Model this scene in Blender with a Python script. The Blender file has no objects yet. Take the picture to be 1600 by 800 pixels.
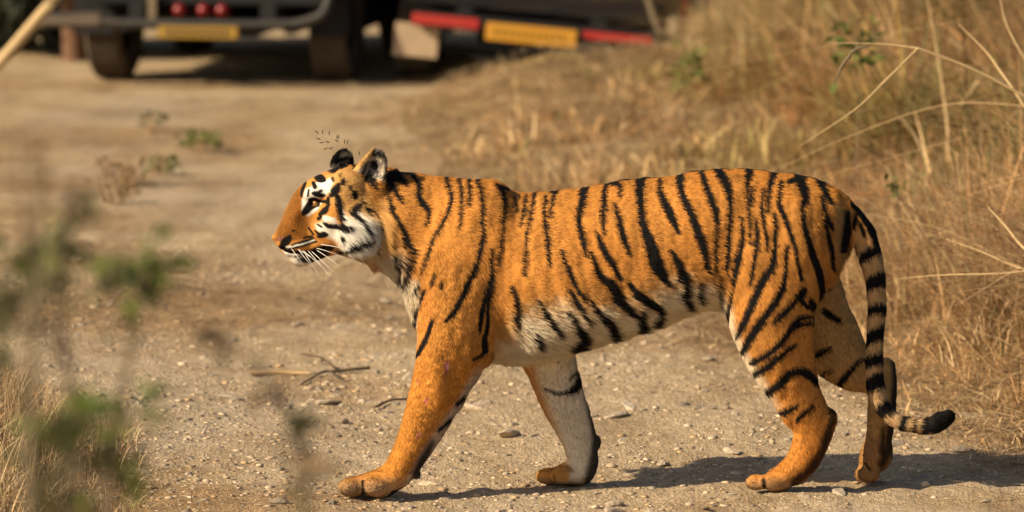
import bpy, bmesh, math, random
import numpy as np
from mathutils import Vector, Matrix

random.seed(7)
rng = np.random.default_rng(11)
SC = bpy.context.scene
COL = SC.collection
R = math.radians

# ------------------------------------------------------------------ camera
CAM_D, CAM_H, PITCH = 14.2, 2.371, math.atan(938 / 7865)
FPX = 7865.0                                   # focal length in units of a 1600 wide picture
cam_data = bpy.data.cameras.new('camera')
cam_data.sensor_width = 36.0
cam_data.lens = 36.0 * FPX / 1600.0
cam_data.clip_start = 0.1
cam_data.clip_end = 2000.0
cam = bpy.data.objects.new('camera', cam_data)
COL.objects.link(cam)
cam.location = (0, -CAM_D, CAM_H)
cam.rotation_euler = (math.pi / 2 - PITCH, 0, 0)
cam_data.dof.use_dof = True
cam_data.dof.focus_distance = CAM_D / math.cos(PITCH) + 0.06
cam_data.dof.aperture_fstop = cam_data.lens / 58.0
cam_data.dof.aperture_blades = 9
SC.camera = cam

# ------------------------------------------------------------------ light
SUN_EL, SUN_AZ = R(32.5), R(24)                  # from the left and a little from the camera's side
to_sun = Vector((-math.cos(SUN_EL) * math.cos(SUN_AZ), -math.cos(SUN_EL) * math.sin(SUN_AZ), math.sin(SUN_EL)))
sun_data = bpy.data.lights.new('sun', 'SUN')
sun_data.energy = 5.0
sun_data.angle = R(0.5)
sun_data.color = (1.0, 0.83, 0.59)
sun = bpy.data.objects.new('sun', sun_data)
COL.objects.link(sun)
sun.location = (-6, -3, 8)
sun.rotation_euler = to_sun.to_track_quat('Z', 'Y').to_euler()

world = bpy.data.worlds.new('World')
SC.world = world
world.use_nodes = True
wn = world.node_tree
wn.nodes.clear()
sky = wn.nodes.new('ShaderNodeTexSky')
sky.sky_type = 'NISHITA'
sky.sun_disc = False
sky.sun_elevation = SUN_EL
sky.sun_rotation = math.atan2(to_sun.x, to_sun.y)
sky.dust_density = 2.0
bg = wn.nodes.new('ShaderNodeBackground')
bg.inputs['Strength'].default_value = 0.07
wo = wn.nodes.new('ShaderNodeOutputWorld')
wn.links.new(sky.outputs[0], bg.inputs['Color'])
wn.links.new(bg.outputs[0], wo.inputs['Surface'])

SC.view_settings.view_transform = 'Standard'
SC.view_settings.look = 'None'
SC.view_settings.exposure = 0.50
SC.view_settings.gamma = 1.0
SC.render.engine = 'CYCLES'
SC.cycles.use_denoising = True
SC.cycles.max_bounces = 6
SC.cycles.transparent_max_bounces = 8
SC.cycles_curves.shape = 'RIBBONS'

# ------------------------------------------------------------------ helpers
SP, CP = math.sin(PITCH), math.cos(PITCH)


def proj(X, Y, Z):
    """world -> position in the 1600x800 photograph (used to read the traced coat pattern and outline)"""
    dep = (Y + CAM_D) * CP - (Z - CAM_H) * SP
    up = (Y + CAM_D) * SP + (Z - CAM_H) * CP
    return 800 + FPX * X / dep, 400 - FPX * up / dep


def P(px, py, Y=0.0):
    """point of the photograph at depth Y -> world"""
    a = (px - 800) / FPX
    b = (400 - py) / FPX
    dy = CP + b * SP
    t = (Y + CAM_D) / dy
    return np.array([a * t, Y, CAM_H + t * (b * CP - SP)])


def G(px, py, z=0.0):
    """point of the photograph on the level z -> world"""
    a = (px - 800) / FPX
    b = (400 - py) / FPX
    t = (z - CAM_H) / (b * CP - SP)
    return np.array([a * t, t * (CP + b * SP) - CAM_D, z])


def tag(o, label=None, cat=None, group=None, kind=None):
    if label: o['label'] = label
    if cat: o['category'] = cat
    if group: o['group'] = group
    if kind: o['kind'] = kind
    return o


def empty(name, loc=(0, 0, 0), rz=0.0):
    o = bpy.data.objects.new(name, None)
    o.empty_display_size = 0.2
    COL.objects.link(o)
    o.location = loc
    o.rotation_euler = (0, 0, rz)
    return o


def link(name, me, mat=None, parent=None):
    o = bpy.data.objects.new(name, me)
    COL.objects.link(o)
    if mat is not None and len(me.materials) == 0:
        me.materials.append(mat)
    if parent is not None:
        o.parent = parent
    return o


def np_mesh(name, V, F, smooth=False):
    """V (n,3); F (m,k) all of k corners"""
    V = np.ascontiguousarray(V, dtype=np.float32)
    F = np.ascontiguousarray(F, dtype=np.int32)
    me = bpy.data.meshes.new(name)
    k = F.shape[1]
    me.vertices.add(len(V))
    me.vertices.foreach_set('co', V.ravel())
    me.loops.add(F.size)
    me.loops.foreach_set('vertex_index', F.ravel())
    me.polygons.add(len(F))
    me.polygons.foreach_set('loop_start', np.arange(0, F.size, k, dtype=np.int32))
    me.update(calc_edges=True)
    if smooth:
        me.polygons.foreach_set('use_smooth', np.ones(len(F), dtype=bool))
    return me


def color_attr(me, name, C):
    a = me.attributes.new(name, 'FLOAT_COLOR', 'POINT')
    c4 = np.ones((len(C), 4), dtype=np.float32)
    c4[:, :3] = C
    a.data.foreach_set('color', c4.ravel())


class NT:
    """small node-tree builder"""
    def __init__(self, name):
        self.m = bpy.data.materials.new(name)
        self.m.use_nodes = True
        self.t = self.m.node_tree
        self.t.nodes.clear()
        self.out = self.t.nodes.new('ShaderNodeOutputMaterial')

    def n(self, typ, **kw):
        nd = self.t.nodes.new(typ)
        for k, v in kw.items():
            if k.startswith('i_'):
                nd.inputs[k[2:].replace('_', ' ')].default_value = v
            else:
                setattr(nd, k, v)
        return nd

    def l(self, a, b):
        self.t.links.new(a, b)

    def noise(self, scale, detail=4, rough=0.6, vec=None):
        nd = self.n('ShaderNodeTexNoise')
        nd.inputs['Scale'].default_value = scale
        nd.inputs['Detail'].default_value = detail
        nd.inputs['Roughness'].default_value = rough
        if vec is not None:
            self.l(vec, nd.inputs['Vector'])
        return nd

    def ramp(self, fac, stops):
        nd = self.n('ShaderNodeValToRGB')
        cr = nd.color_ramp
        while len(cr.elements) < len(stops):
            cr.elements.new(0.5)
        for e, (p, c) in zip(cr.elements, stops):
            e.position = p
            e.color = (*c, 1) if len(c) == 3 else c
        self.l(fac, nd.inputs['Fac'])
        return nd

    def mix(self, fac, a, b, blend='MIX'):
        nd = self.n('ShaderNodeMix', data_type='RGBA', blend_type=blend)
        for sock, v in ((nd.inputs[0], fac), (nd.inputs[6], a), (nd.inputs[7], b)):
            if hasattr(v, 'is_linked') or hasattr(v, 'links'):
                self.l(v, sock)
            elif isinstance(v, tuple):
                sock.default_value = (*v, 1) if len(v) == 3 else v
            else:
                sock.default_value = v
        return nd.outputs[2]

    def bsdf(self, color, rough=0.7, metal=0.0, spec=0.5, normal=None, **kw):
        b = self.n('ShaderNodeBsdfPrincipled')
        if isinstance(color, tuple):
            b.inputs['Base Color'].default_value = (*color, 1)
        else:
            self.l(color, b.inputs['Base Color'])
        if hasattr(rough, 'links'):
            self.l(rough, b.inputs['Roughness'])
        else:
            b.inputs['Roughness'].default_value = rough
        b.inputs['Metallic'].default_value = metal
        b.inputs['Specular IOR Level'].default_value = spec
        if normal is not None:
            self.l(normal, b.inputs['Normal'])
        self.l(b.outputs[0], self.out.inputs['Surface'])
        return b


def smin(a, b, k):
    h = np.maximum(k - np.abs(a - b), 0) / k
    return np.minimum(a, b) - h * h * k * 0.25


def sstep(e0, e1, x):
    t = np.clip((x - e0) / (e1 - e0), 0, 1)
    return t * t * (3 - 2 * t)


def vnoise(p, scale, seed=0):
    """cheap smooth value noise of points (n,3) in 0..1"""
    q = p * scale + seed * 17.13
    i = np.floor(q).astype(np.int64)
    f = q - i
    f = f * f * (3 - 2 * f)

    def h(a, b, c):
        n = (a * 374761393 + b * 668265263 + c * 2147483647 + seed * 974711) & 0xffffffff
        n = ((n ^ (n >> 13)) * 1274126177) & 0xffffffff
        return ((n ^ (n >> 16)) & 0xffff) / 65535.0
    r = 0
    for dx in (0, 1):
        for dy in (0, 1):
            for dz in (0, 1):
                w = (f[:, 0] if dx else 1 - f[:, 0]) * (f[:, 1] if dy else 1 - f[:, 1]) * (f[:, 2] if dz else 1 - f[:, 2])
                r = r + w * h(i[:, 0] + dx, i[:, 1] + dy, i[:, 2] + dz)
    return r
# =================================================================== GROUND, ROAD, GRASS
ER = np.array([(-8, 2.9), (-2, 2.05), (.0, 1.75), (.92, 1.50), (2.14, 1.22), (3.3, .82), (4.4, .42), (6.5, .02), (8.4, -.26), (10.5, -.50), (12.6, -.62), (13.4, -.2), (14.3, 1.1), (20, 1.3), (60, 3), (400, 8)])
EL = np.array([(-14, -.9), (-1, -1.08), (0, -1.14), (1.0, -1.26), (1.6, -1.5), (4, -2.3), (10, -3.1), (16, -3.4), (60, -5), (400, -9)])


def vn2(X, Y, s, seed):
    return vnoise(np.stack([np.ravel(X), np.ravel(Y), np.zeros(np.size(X))], 1), s, seed).reshape(np.shape(X))


def ground_z(X, Y):
    X = np.asarray(X, float); Y = np.asarray(Y, float)
    er = np.interp(Y, ER[:, 0], ER[:, 1]); el = np.interp(Y, EL[:, 0], EL[:, 1])
    d = X - er
    z = .13 * sstep(0, .9, d) + .16 * sstep(.6, 3, d) + .25 * sstep(3, 12, d)
    z = z + .10 * sstep(-.1, .9, el - X) + .2 * sstep(1, 6, el - X)
    # low mound of straw in front of the second jeep, a dip where that jeep stands
    z = z + .15 * np.exp(-((X - .3) / .95) ** 2 - ((Y - 12.2) / .8) ** 2) * sstep(-.8, -.3, X)
    z = z - .11 * sstep(-.5, .8, X) * sstep(13.3, 13.9, Y) * sstep(19, 16, Y)
    near = sstep(14, 3, np.abs(Y))
    z = z + (vn2(X, Y, 1.1, 31) - .5) * .018 * sstep(.25, .9, np.abs(Y - .0) + np.abs(X) * .02)
    z = z + ((vn2(X, Y, 6, 32) - .5) * .012 + (vn2(X, Y, 15, 33) - .5) * .013 + (vn2(X, Y, 33, 34) - .5) * .014) * near
    return z


def straw_amount(X, Y):
    """where straw and chaff lie on the track, 0..1"""
    q = vn2(X * .55, Y * .9, 1.5, 81) * .55 + vn2(X * .6, Y * 1.6, 4.5, 82) * .45
    z = np.zeros(np.shape(X))
    for cx, cy, rx, ry, a in ((-1.15, 4.2, .85, 1.5, .42), (.45, 3.75, .5, .5, .35), (-1.0, -.35, .45, .55, .38), (-2.3, 9.5, 1.2, 3.0, .30), (-1.2, 11.8, .8, .6, .22), (-.3, 1.9, .5, .35, .15), (-.15, 7.0, .3, 1.5, .2),
                              (-.4, .9, 1.0, .9, -.25), (-1.6, 2.0, .5, .8, -.2), (-.85, 9.0, .3, 3.5, -.3), (.5, -.6, .9, .25, .15)):
        z = z + a * np.exp(-((X - cx) / rx) ** 2 - ((Y - cy) / ry) ** 2)
    return np.clip((q - .47 + z) * 3.0, 0, 1)


def spread(lo, hi, h, far, grow=1.22):
    a = list(np.arange(lo, hi, h))
    s = h
    while a[-1] < far:
        s *= grow; a.append(a[-1] + s)
    return a


ax = np.array(spread(-2.0, 2.3, .0165, 400, 1.2))
s, left = .0165, []
v = -2.0
while v > -400:
    s *= 1.2; v -= s; left.append(v)
ax = np.array(left[::-1] + list(ax))
ay = np.arange(-1.3, 5, .020)
ay = np.concatenate([ay, np.arange(5, 19, .085)])
ay = np.concatenate([ay, spread(19, 19.1, .1, 900, 1.18)[1:]])
s, left = .02, []
v = -1.3
while v > -120:
    s *= 1.2; v -= s; left.append(v)
ay = np.concatenate([left[::-1], ay])
XX, YY = np.meshgrid(ax, ay, indexing='ij')
ZZ = ground_z(XX, YY)
nx_, ny_ = XX.shape
GV = np.stack([XX, YY, ZZ], 2).reshape(-1, 3)
ii = np.arange(nx_ * ny_).reshape(nx_, ny_)
Q = np.stack([ii[:-1, :-1], ii[1:, :-1], ii[1:, 1:], ii[:-1, 1:]], 2).reshape(-1, 4)
qc = GV[Q].mean(1)
wob = (vn2(qc[:, 0], qc[:, 1], 3, 40) - .5) * .16
is_road = (qc[:, 0] + wob < np.interp(qc[:, 1], ER[:, 0], ER[:, 1])) & (qc[:, 0] + wob > np.interp(qc[:, 1], EL[:, 0], EL[:, 1]))


def sub_mesh(name, mask):
    q = Q[mask]
    used = np.unique(q)
    mp = np.zeros(len(GV), int); mp[used] = np.arange(len(used))
    me = np_mesh(name, GV[used], mp[q], True)
    st = straw_amount(GV[used][:, 0], GV[used][:, 1])
    color_attr(me, 'straw', np.repeat(st[:, None], 3, 1))
    return me


m = NT('dusty stony track')
tc = m.n('ShaderNodeTexCoord').outputs['Object']
stretch = m.n('ShaderNodeMapping'); stretch.inputs['Scale'].default_value = (1, .38, 1)
m.l(tc, stretch.inputs['Vector'])
n1 = m.noise(2.2, 6, .65, stretch.outputs[0]); n2 = m.noise(26, 6, .7, tc); n3 = m.noise(140, 4, .7, tc); n4 = m.noise(.8, 5, .6, stretch.outputs[0])
base = m.ramp(n2.outputs['Fac'], [(.26, (.37, .27, .165)), (.42, (.57, .42, .255)), (.60, (.67, .51, .325)), (.78, (.74, .60, .41))])
brn = m.ramp(n1.outputs['Fac'], [(.42, (0, 0, 0)), (.62, (1, 1, 1))])
sa = m.n('ShaderNodeAttribute', attribute_name='straw')
bf = m.n('ShaderNodeMath', operation='MULTIPLY'); m.l(sa.outputs['Fac'], bf.inputs[0]); bf.inputs[1].default_value = .70
c1 = m.mix(bf.outputs[0], base.outputs['Color'], (.47, .285, .130))
gy = m.ramp(n4.outputs['Fac'], [(.50, (0, 0, 0)), (.68, (1, 1, 1))])
gf = m.n('ShaderNodeMath', operation='MULTIPLY'); m.l(gy.outputs['Color'], gf.inputs[0]); gf.inputs[1].default_value = .5
c2 = m.mix(gf.outputs[0], c1, (.50, .42, .32))
fine = m.ramp(n3.outputs['Fac'], [(.28, (.62, .60, .58)), (.5, (1, 1, 1)), (.75, (1.15, 1.13, 1.1))])
mo = m.noise(3.4, 4, .6, stretch.outputs[0])
mr = m.ramp(mo.outputs['Fac'], [(.32, (.74, .70, .64)), (.5, (1, 1, 1)), (.7, (1.12, 1.12, 1.14))])
c2 = m.mix(1.0, c2, mr.outputs['Color'], 'MULTIPLY')
c3 = m.mix(.8, c2, fine.outputs['Color'], 'MULTIPLY')
n5 = m.noise(62, 5, .75, stretch.outputs[0])
hsum = m.n('ShaderNodeMath', operation='ADD'); m.l(n2.outputs['Fac'], hsum.inputs[0]); m.l(n5.outputs['Fac'], hsum.inputs[1])
bp = m.n('ShaderNodeBump'); bp.inputs['Strength'].default_value = 1.0; bp.inputs['Distance'].default_value = .034
m.l(hsum.outputs[0], bp.inputs['Height'])
m.bsdf(c3, .95, spec=.12, normal=bp.outputs[0])
M_ROAD = m.m
road = tag(link('road', sub_mesh('road', is_road), M_ROAD), kind='structure')

m = NT('straw strewn soil')
tc = m.n('ShaderNodeTexCoord').outputs['Object']
n1 = m.noise(5, 6, .7, tc); n2 = m.noise(70, 5, .7, tc)
cc = m.ramp(n1.outputs['Fac'], [(.3, (.13, .085, .045)), (.5, (.29, .19, .095)), (.7, (.46, .32, .17))])
ff = m.ramp(n2.outputs['Fac'], [(.3, (.45, .45, .45)), (.65, (1.15, 1.1, 1.0))])
c3 = m.mix(.8, cc.outputs['Color'], ff.outputs['Color'], 'MULTIPLY')
bp = m.n('ShaderNodeBump'); bp.inputs['Strength'].default_value = .9; bp.inputs['Distance'].default_value = .02
m.l(n2.outputs['Fac'], bp.inputs['Height'])
m.bsdf(c3, .95, spec=.1, normal=bp.outputs[0])
M_SOIL = m.m
tag(link('ground', sub_mesh('ground', ~is_road), M_SOIL), kind='structure')

# ------------------------------------------------------------ stones bedded in the track
def stone_mesh(name, seed, flat=.5, sub=2):
    r = np.random.default_rng(seed)
    bmx = bmesh.new()
    bmesh.ops.create_icosphere(bmx, subdivisions=sub, radius=1)
    dirs = r.normal(0, 1, (9, 3)); dirs /= np.linalg.norm(dirs, axis=1)[:, None]
    lim = r.uniform(.62, .95, 9)
    for v in bmx.verts:
        p = np.array(v.co)
        for dd, l in zip(dirs, lim):                 # broken faces
            e = p @ dd - l
            if e > 0: p = p - dd * e * .85
        v.co = p * np.array([1, .72 + .2 * r.random() * 0, flat])
    me = bpy.data.meshes.new(name)
    bmx.to_mesh(me); bmx.free()
    return me


def mat_stone(name, a, b, c):
    q = NT(name)
    t = q.n('ShaderNodeTexCoord').outputs['Object']
    oi = q.n('ShaderNodeObjectInfo')
    no = q.noise(2.5, 5, .65, t)
    rp = q.ramp(no.outputs['Fac'], [(.3, a), (.55, b), (.75, c)])
    br = q.n('ShaderNodeMapRange'); br.inputs['To Min'].default_value = .7; br.inputs['To Max'].default_value = 1.25
    q.l(oi.outputs['Random'], br.inputs['Value'])
    col = q.n('ShaderNodeVectorMath', operation='SCALE'); q.l(rp.outputs['Color'], col.inputs[0]); q.l(br.outputs[0], col.inputs['Scale'])
    bp = q.n('ShaderNodeBump'); bp.inputs['Strength'].default_value = .5; bp.inputs['Distance'].default_value = .1
    q.l(no.outputs['Fac'], bp.inputs['Height'])
    q.bsdf(col.outputs[0], .85, spec=.2, normal=bp.outputs[0])
    return q.m


M_ST = [mat_stone('tan stone', (.36, .275, .185), (.50, .39, .27), (.60, .49, .36)), mat_stone('grey stone', (.32, .26, .19), (.43, .355, .26), (.53, .44, .33)), mat_stone('pale stone', (.42, .325, .215), (.53, .42, .29), (.61, .50, .37))]
ST_ME = []
for i in range(9):
    me = stone_mesh('stone', 100 + i, rng.uniform(.38, .6), 2)
    me.materials.append(M_ST[[0, 0, 2, 1, 0, 2, 1, 0, 2][i]])
    ST_ME.append(me)


def on_road(n, y0=-1.25, y1=5.0, pw=1.5):
    x = rng.uniform(-2.1, 2.0, n); y = y0 + (y1 - y0) * rng.random(n) ** pw
    k = (x < np.interp(y, ER[:, 0], ER[:, 1]) + .1) & (x > np.interp(y, EL[:, 0], EL[:, 1]) - .1)
    return x[k], y[k]


sx, sy = on_road(420)
FEET = [(P(575, 770, -.11)[0], -.11), (P(880, 757, .1)[0], .105), (P(1205, 765, -.02)[0], -.02), (P(600, 770, -.11)[0], -.11), (P(912, 757, .1)[0], .105), (P(1235, 765, -.02)[0], -.02)]
cnt = 0
for x, y in zip(sx, sy):
    if cnt >= 290: break
    if min((x - fx) ** 2 + (y - fy) ** 2 for fx, fy in FEET) < .11 ** 2: continue
    r = float(np.clip(rng.lognormal(-4.12, .42), .010, .036))
    o = bpy.data.objects.new('stone', ST_ME[rng.integers(9)])
    COL.objects.link(o)
    o.parent = road
    o.scale = (r * rng.uniform(1.0, 1.9), r * rng.uniform(.8, 1.2), r * .85)
    o.rotation_euler = (rng.normal(0, .2), rng.normal(0, .2), rng.uniform(0, 6.28))
    o.location = (x, y, float(ground_z(x, y)) + r * rng.uniform(-.18, .06))
    cnt += 1
# smaller pebbles
bmx = bmesh.new(); bmesh.ops.create_icosphere(bmx, subdivisions=1, radius=1)
bmx.verts.ensure_lookup_table()
IV = np.array([v.co for v in bmx.verts]); IF = np.array([[v.index for v in f.verts] for f in bmx.faces]); bmx.free()
px_, py_ = on_road(52000, -1.3, 6.5, 1.4)
# patchy: heaps of grit and barer dust
keep = vn2(px_, py_, 1.6, 51) * .7 + vn2(px_, py_, 5, 52) * .5 > rng.uniform(.25, .95, len(px_))
px_, py_ = px_[keep], py_[keep]
npb = len(px_)
pr = np.clip(rng.lognormal(-5.25, .50, npb), .0022, .014)
ang = rng.uniform(0, 6.28, npb)
pv = IV[None] * (1 + rng.normal(0, .16, (npb, len(IV), 1)))
pv = pv * np.stack([rng.uniform(.9, 1.6, npb), np.ones(npb), rng.uniform(.22, .55, npb)], 1)[:, None, :]
ca_, sa_ = np.cos(ang)[:, None], np.sin(ang)[:, None]
pv = np.stack([pv[..., 0] * ca_ - pv[..., 1] * sa_, pv[..., 0] * sa_ + pv[..., 1] * ca_, pv[..., 2]], 2) * pr[:, None, None]
pv += np.stack([px_, py_, ground_z(px_, py_) + pr * rng.uniform(-.15, .12, npb)], 1)[:, None, :]
pf = IF[None] + (np.arange(npb) * len(IV))[:, None, None]
pal = np.array([(.48, .36, .235), (.54, .42, .28), (.38, .31, .23), (.57, .45, .31), (.25, .205, .155), (.46, .31, .165)])
pc = pal[rng.integers(0, 6, npb)] * rng.uniform(.75, 1.2, npb)[:, None]
me = np_mesh('pebbles', pv.reshape(-1, 3), pf.reshape(-1, 3))
color_attr(me, 'tint', np.repeat(pc, len(IV), 0))
m = NT('pebble')
at = m.n('ShaderNodeAttribute', attribute_name='tint')
m.bsdf(at.outputs['Color'], .9, spec=.15)
tag(link('pebbles', me, m.m), kind='stuff')

# ------------------------------------------------------------ blades of grass and straw
def blades(base, height, lean, az, width, color, K=4, kink=0.0, droop=.35):
    """base (n,3). A strip of K pieces each, curving over in direction az; returns V, F, C"""
    n = len(base)
    t = np.linspace(0, 1, K + 1)
    dirx, diry = np.cos(az), np.sin(az)
    s_az = az + np.pi / 2 + rng.normal(0, .7, n)
    sx_, sy_ = np.cos(s_az), np.sin(s_az)
    kk = rng.random(n) < kink
    out = np.zeros((n, K + 1, 2, 3), np.float32)
    for i, tt in enumerate(t):
        hh = height * (tt - droop * tt * tt * np.minimum(lean, 1.5))
        ll = height * lean * (tt * .45 + tt * tt * .55)
        tk = np.maximum(tt - .55, 0)
        hh = np.where(kk, np.where(tt > .55, height * (.55 - tk * .35), hh), hh)
        ll = np.where(kk & (tt > .55), ll + tk * height * .7, ll)
        c = base + np.stack([dirx * ll, diry * ll, hh], 1)
        w = width * (1 - .85 * tt ** 1.5) * .5
        off = np.stack([sx_ * w, sy_ * w, np.zeros(n)], 1)
        out[:, i, 0] = c - off
        out[:, i, 1] = c + off
    V = out.reshape(-1, 3)
    b = (np.arange(n) * (K + 1) * 2)[:, None]
    F = []
    for i in range(K):
        F.append(np.concatenate([b + 2 * i, b + 2 * i + 1, b + 2 * i + 3, b + 2 * i + 2], 1))
    return V, np.concatenate(F), np.repeat(color, (K + 1) * 2, 0)


def blade_object(name, parts, mat, kind='stuff'):
    Vs, Fs, Cs, o = [], [], [], 0
    for V, F, C in parts:
        Vs.append(V); Fs.append(F + o); Cs.append(C); o += len(V)
    me = np_mesh(name, np.concatenate(Vs), np.concatenate(Fs))
    color_attr(me, 'tint', np.concatenate(Cs))
    return tag(link(name, me, mat), kind=kind)


m = NT('dry blade')
at = m.n('ShaderNodeAttribute', attribute_name='tint')
b1 = m.n('ShaderNodeBsdfPrincipled'); m.l(at.outputs['Color'], b1.inputs['Base Color']); b1.inputs['Roughness'].default_value = .6; b1.inputs['Specular IOR Level'].default_value = .25
b2 = m.n('ShaderNodeBsdfTranslucent'); m.l(at.outputs['Color'], b2.inputs['Color'])
mx = m.n('ShaderNodeMixShader'); mx.inputs[0].default_value = .28
m.l(b1.outputs[0], mx.inputs[1]); m.l(b2.outputs[0], mx.inputs[2]); m.l(mx.outputs[0], m.out.inputs['Surface'])
M_BLADE = m.m
STRAW = np.array([(.65, .48, .265), (.57, .395, .205), (.45, .29, .135), (.72, .57, .34), (.26, .16, .075), (.48, .29, .135)])
GREENS = np.array([(.22, .24, .075), (.28, .28, .095), (.16, .18, .055), (.36, .31, .12)])


def tint(n, green=0.0):
    c = STRAW[rng.choice(6, n, p=[.26, .24, .17, .13, .10, .10])]
    g = rng.random(n) < green
    c = np.where(g[:, None], GREENS[rng.integers(0, 4, n)], c)
    return c * np.clip(rng.lognormal(-.14, .46, n), .22, 1.65)[:, None]


def patch_tint(x, y):
    """drifts of browner and greener growth"""
    a = vn2(x, y, .95, 67)[:, None]; b = vn2(x, y, 1.7, 68)[:, None]
    f = sstep(4.0, 6.5, y)[:, None]
    c = np.ones((len(x), 3))
    c = c * (1 - f * sstep(.50, .72, a) * (1 - np.array([.78, .86, .66])))
    c = c * (1 - sstep(.52, .78, b) * (1 - np.array([.80, .66, .56])))
    return c


def bank_points(n, y0, y1, d1, pw=1.0, d0=-.05):
    nc = max(n // 45, 1)
    yc = rng.uniform(y0, y1, nc)
    xc = np.interp(yc, ER[:, 0], ER[:, 1]) + d0 + (d1 - d0) * rng.random(nc) ** pw
    i = rng.integers(0, nc, n)
    r = rng.gamma(1.6, .05, n) * np.where(yc[i] > 5, 1.7, 1.0); a = rng.uniform(0, 6.28, n)
    global TUFT_AZ, TUFT_K
    TUFT_AZ = a * .5 + rng.uniform(0, 6.28, nc)[i] * .5 + rng.normal(0, .5, n)
    TUFT_K = rng.random(nc)[i]
    return xc[i] + r * np.cos(a), yc[i] + r * np.sin(a)


def bank_height(x, y):
    d = x - np.interp(y, ER[:, 0], ER[:, 1])
    nearf = sstep(5.5, 3.0, y)
    h = .05 + .10 * sstep(0, .5, d) + .85 * (nearf * .60 * sstep(.05, 1.0, d) + (1 - nearf) * sstep(1.05, 2.7, d))
    h = h * (1 - .75 * ((y > 11.6) & (x < 1.15)))
    h = h * (.30 + 1.0 * vn2(x, y, 2.4, 61) ** 1.5 + .75 * vn2(x, y, .9, 62) ** 2)
    return h, d


parts = []
for n, y0, y1, d1, pw, K in ((15000, .1, 4.2, 1.5, 1.0, 4), (9000, 3.6, 8, 3.0, .9, 4), (13000, 7, 13.2, 4.0, .8, 3), (9000, 12, 24, 6.5, .8, 3)):
    x, y = bank_points(n, y0, y1, d1, pw)
    az_, tk_ = TUFT_AZ, TUFT_K
    if y0 >= 12: x = x + 1.0
    k = ~((y > 13.0) & (x < 1.45)) & ~((y > 16) & (x < 2.2))
    x, y, az_, tk_ = x[k], y[k], az_[k], tk_[k]
    h, d = bank_height(x, y)
    h = h * (.55 + .9 * tk_)
    b = np.stack([x, y, ground_z(x, y) - .01], 1)
    tall = sstep(.25, .6, h)
    wide = np.where(y > 5, 1.7, 1.0)
    parts.append(blades(b, h * rng.uniform(.5, 1.25, len(x)), np.minimum(rng.gamma(1.5, .55, len(x)) + .1, 1.5), az_, rng.gamma(3, .0016, len(x)) * wide, 1.32 * patch_tint(x, y) * tint(len(x), 0) * (np.array([.34, .30, .25]) + np.outer((vn2(x, y, 1.5, 64) * .5 + .5 * vn2(x * 2, tk_ * 9, 3, 65)) ** 1.6, [1.4, 1.38, 1.36])), K, .5))
    # green shoots among the tall stand
    kk = rng.random(len(x)) < (.45 * tall + .03) * sstep(.35, .7, vn2(x, y, .9, 66)) + .02
    parts.append(blades(b[kk], h[kk] * rng.uniform(.4, .8, kk.sum()), np.minimum(rng.gamma(2, .2, kk.sum()), 1.2), rng.uniform(0, 6.28, kk.sum()), rng.uniform(.005, .011, kk.sum()) * wide[kk], tint(kk.sum(), 1.0), 3))
# tall soft grass hiding the flank of the second jeep
n = 5200
x = rng.uniform(.92, 2.6, n); y = rng.uniform(11.2, 13.4, n) - .25 * (x < 1.1)
b = np.stack([x, y, ground_z(x, y) - .01], 1)
h = (.28 + .30 * sstep(.9, 1.5, x)) * (.5 + .9 * vn2(x, y, 1.6, 95))
parts.append(blades(b, h, np.minimum(rng.gamma(1.6, .3, n), 1.1), rng.uniform(0, 6.28, n), rng.uniform(.005, .012, n), tint(n, .16), 3, .3))
blade_object('dry_grass', parts, M_BLADE)

# matted straw lying over the bank and the edge of the track
parts = []
for n, y0, y1, d0, d1 in ((17000, -.2, 4.5, -.22, 1.3), (15000, 4.2, 13.3, -.35, 2.6)):
    x, y = bank_points(n, y0, y1, d1, 1.1, d0)
    dd = x - np.interp(y, ER[:, 0], ER[:, 1])
    k = (vn2(x, y, 3.2, 71) > .42 - .9 * sstep(-.25, .15, dd)) & ~((y > 13.0) & (x < 1.3))
    x, y = x[k], y[k]
    b = np.stack([x, y, ground_z(x, y) + rng.uniform(.002, .06, len(x)) * sstep(-.1, .4, dd[k]) + .003], 1)
    L = rng.uniform(.05, .22, len(x))
    parts.append(blades(b, L * .22, rng.uniform(2.5, 6, len(x)), rng.uniform(0, 6.28, len(x)), rng.uniform(.002, .005, len(x)) * np.where(y > 5, 1.6, 1), tint(len(x)) * rng.uniform(.6, 1.25, len(x))[:, None], 3))
blade_object('matted_straw', parts, M_BLADE)

# straw litter on the track in drifts
parts = []
for n, y0, y1, pw in ((52000, -1.3, 5.5, 1.2), (40000, 4.5, 14.0, 1.0)):
    x = rng.uniform(-3.4, 1.9, n); y = y0 + (y1 - y0) * rng.random(n) ** pw
    q = straw_amount(x, y)
    k = (q > rng.random(n) * .9 + .08) & (x < np.interp(y, ER[:, 0], ER[:, 1]))
    x, y, q = x[k], y[k], q[k]
    b = np.stack([x, y, ground_z(x, y) + .003 + rng.uniform(0, .016, len(x))], 1)
    L = rng.uniform(.03, .14, len(x)) * np.where(y > 3.5, 1.3, 1)
    parts.append(blades(b, L * rng.uniform(.02, .14, len(x)), 1 / rng.uniform(.04, .16, len(x)), rng.normal(0, .8, len(x)) + np.pi * rng.integers(0, 2, len(x)), rng.uniform(.0014, .0036, len(x)) * np.where(y > 3.5, 1.8, 1), tint(len(x)) * rng.choice([.35, .55, .8, 1.05], len(x))[:, None], 2, droop=0))
blade_object('straw_litter', parts, M_BLADE)

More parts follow.
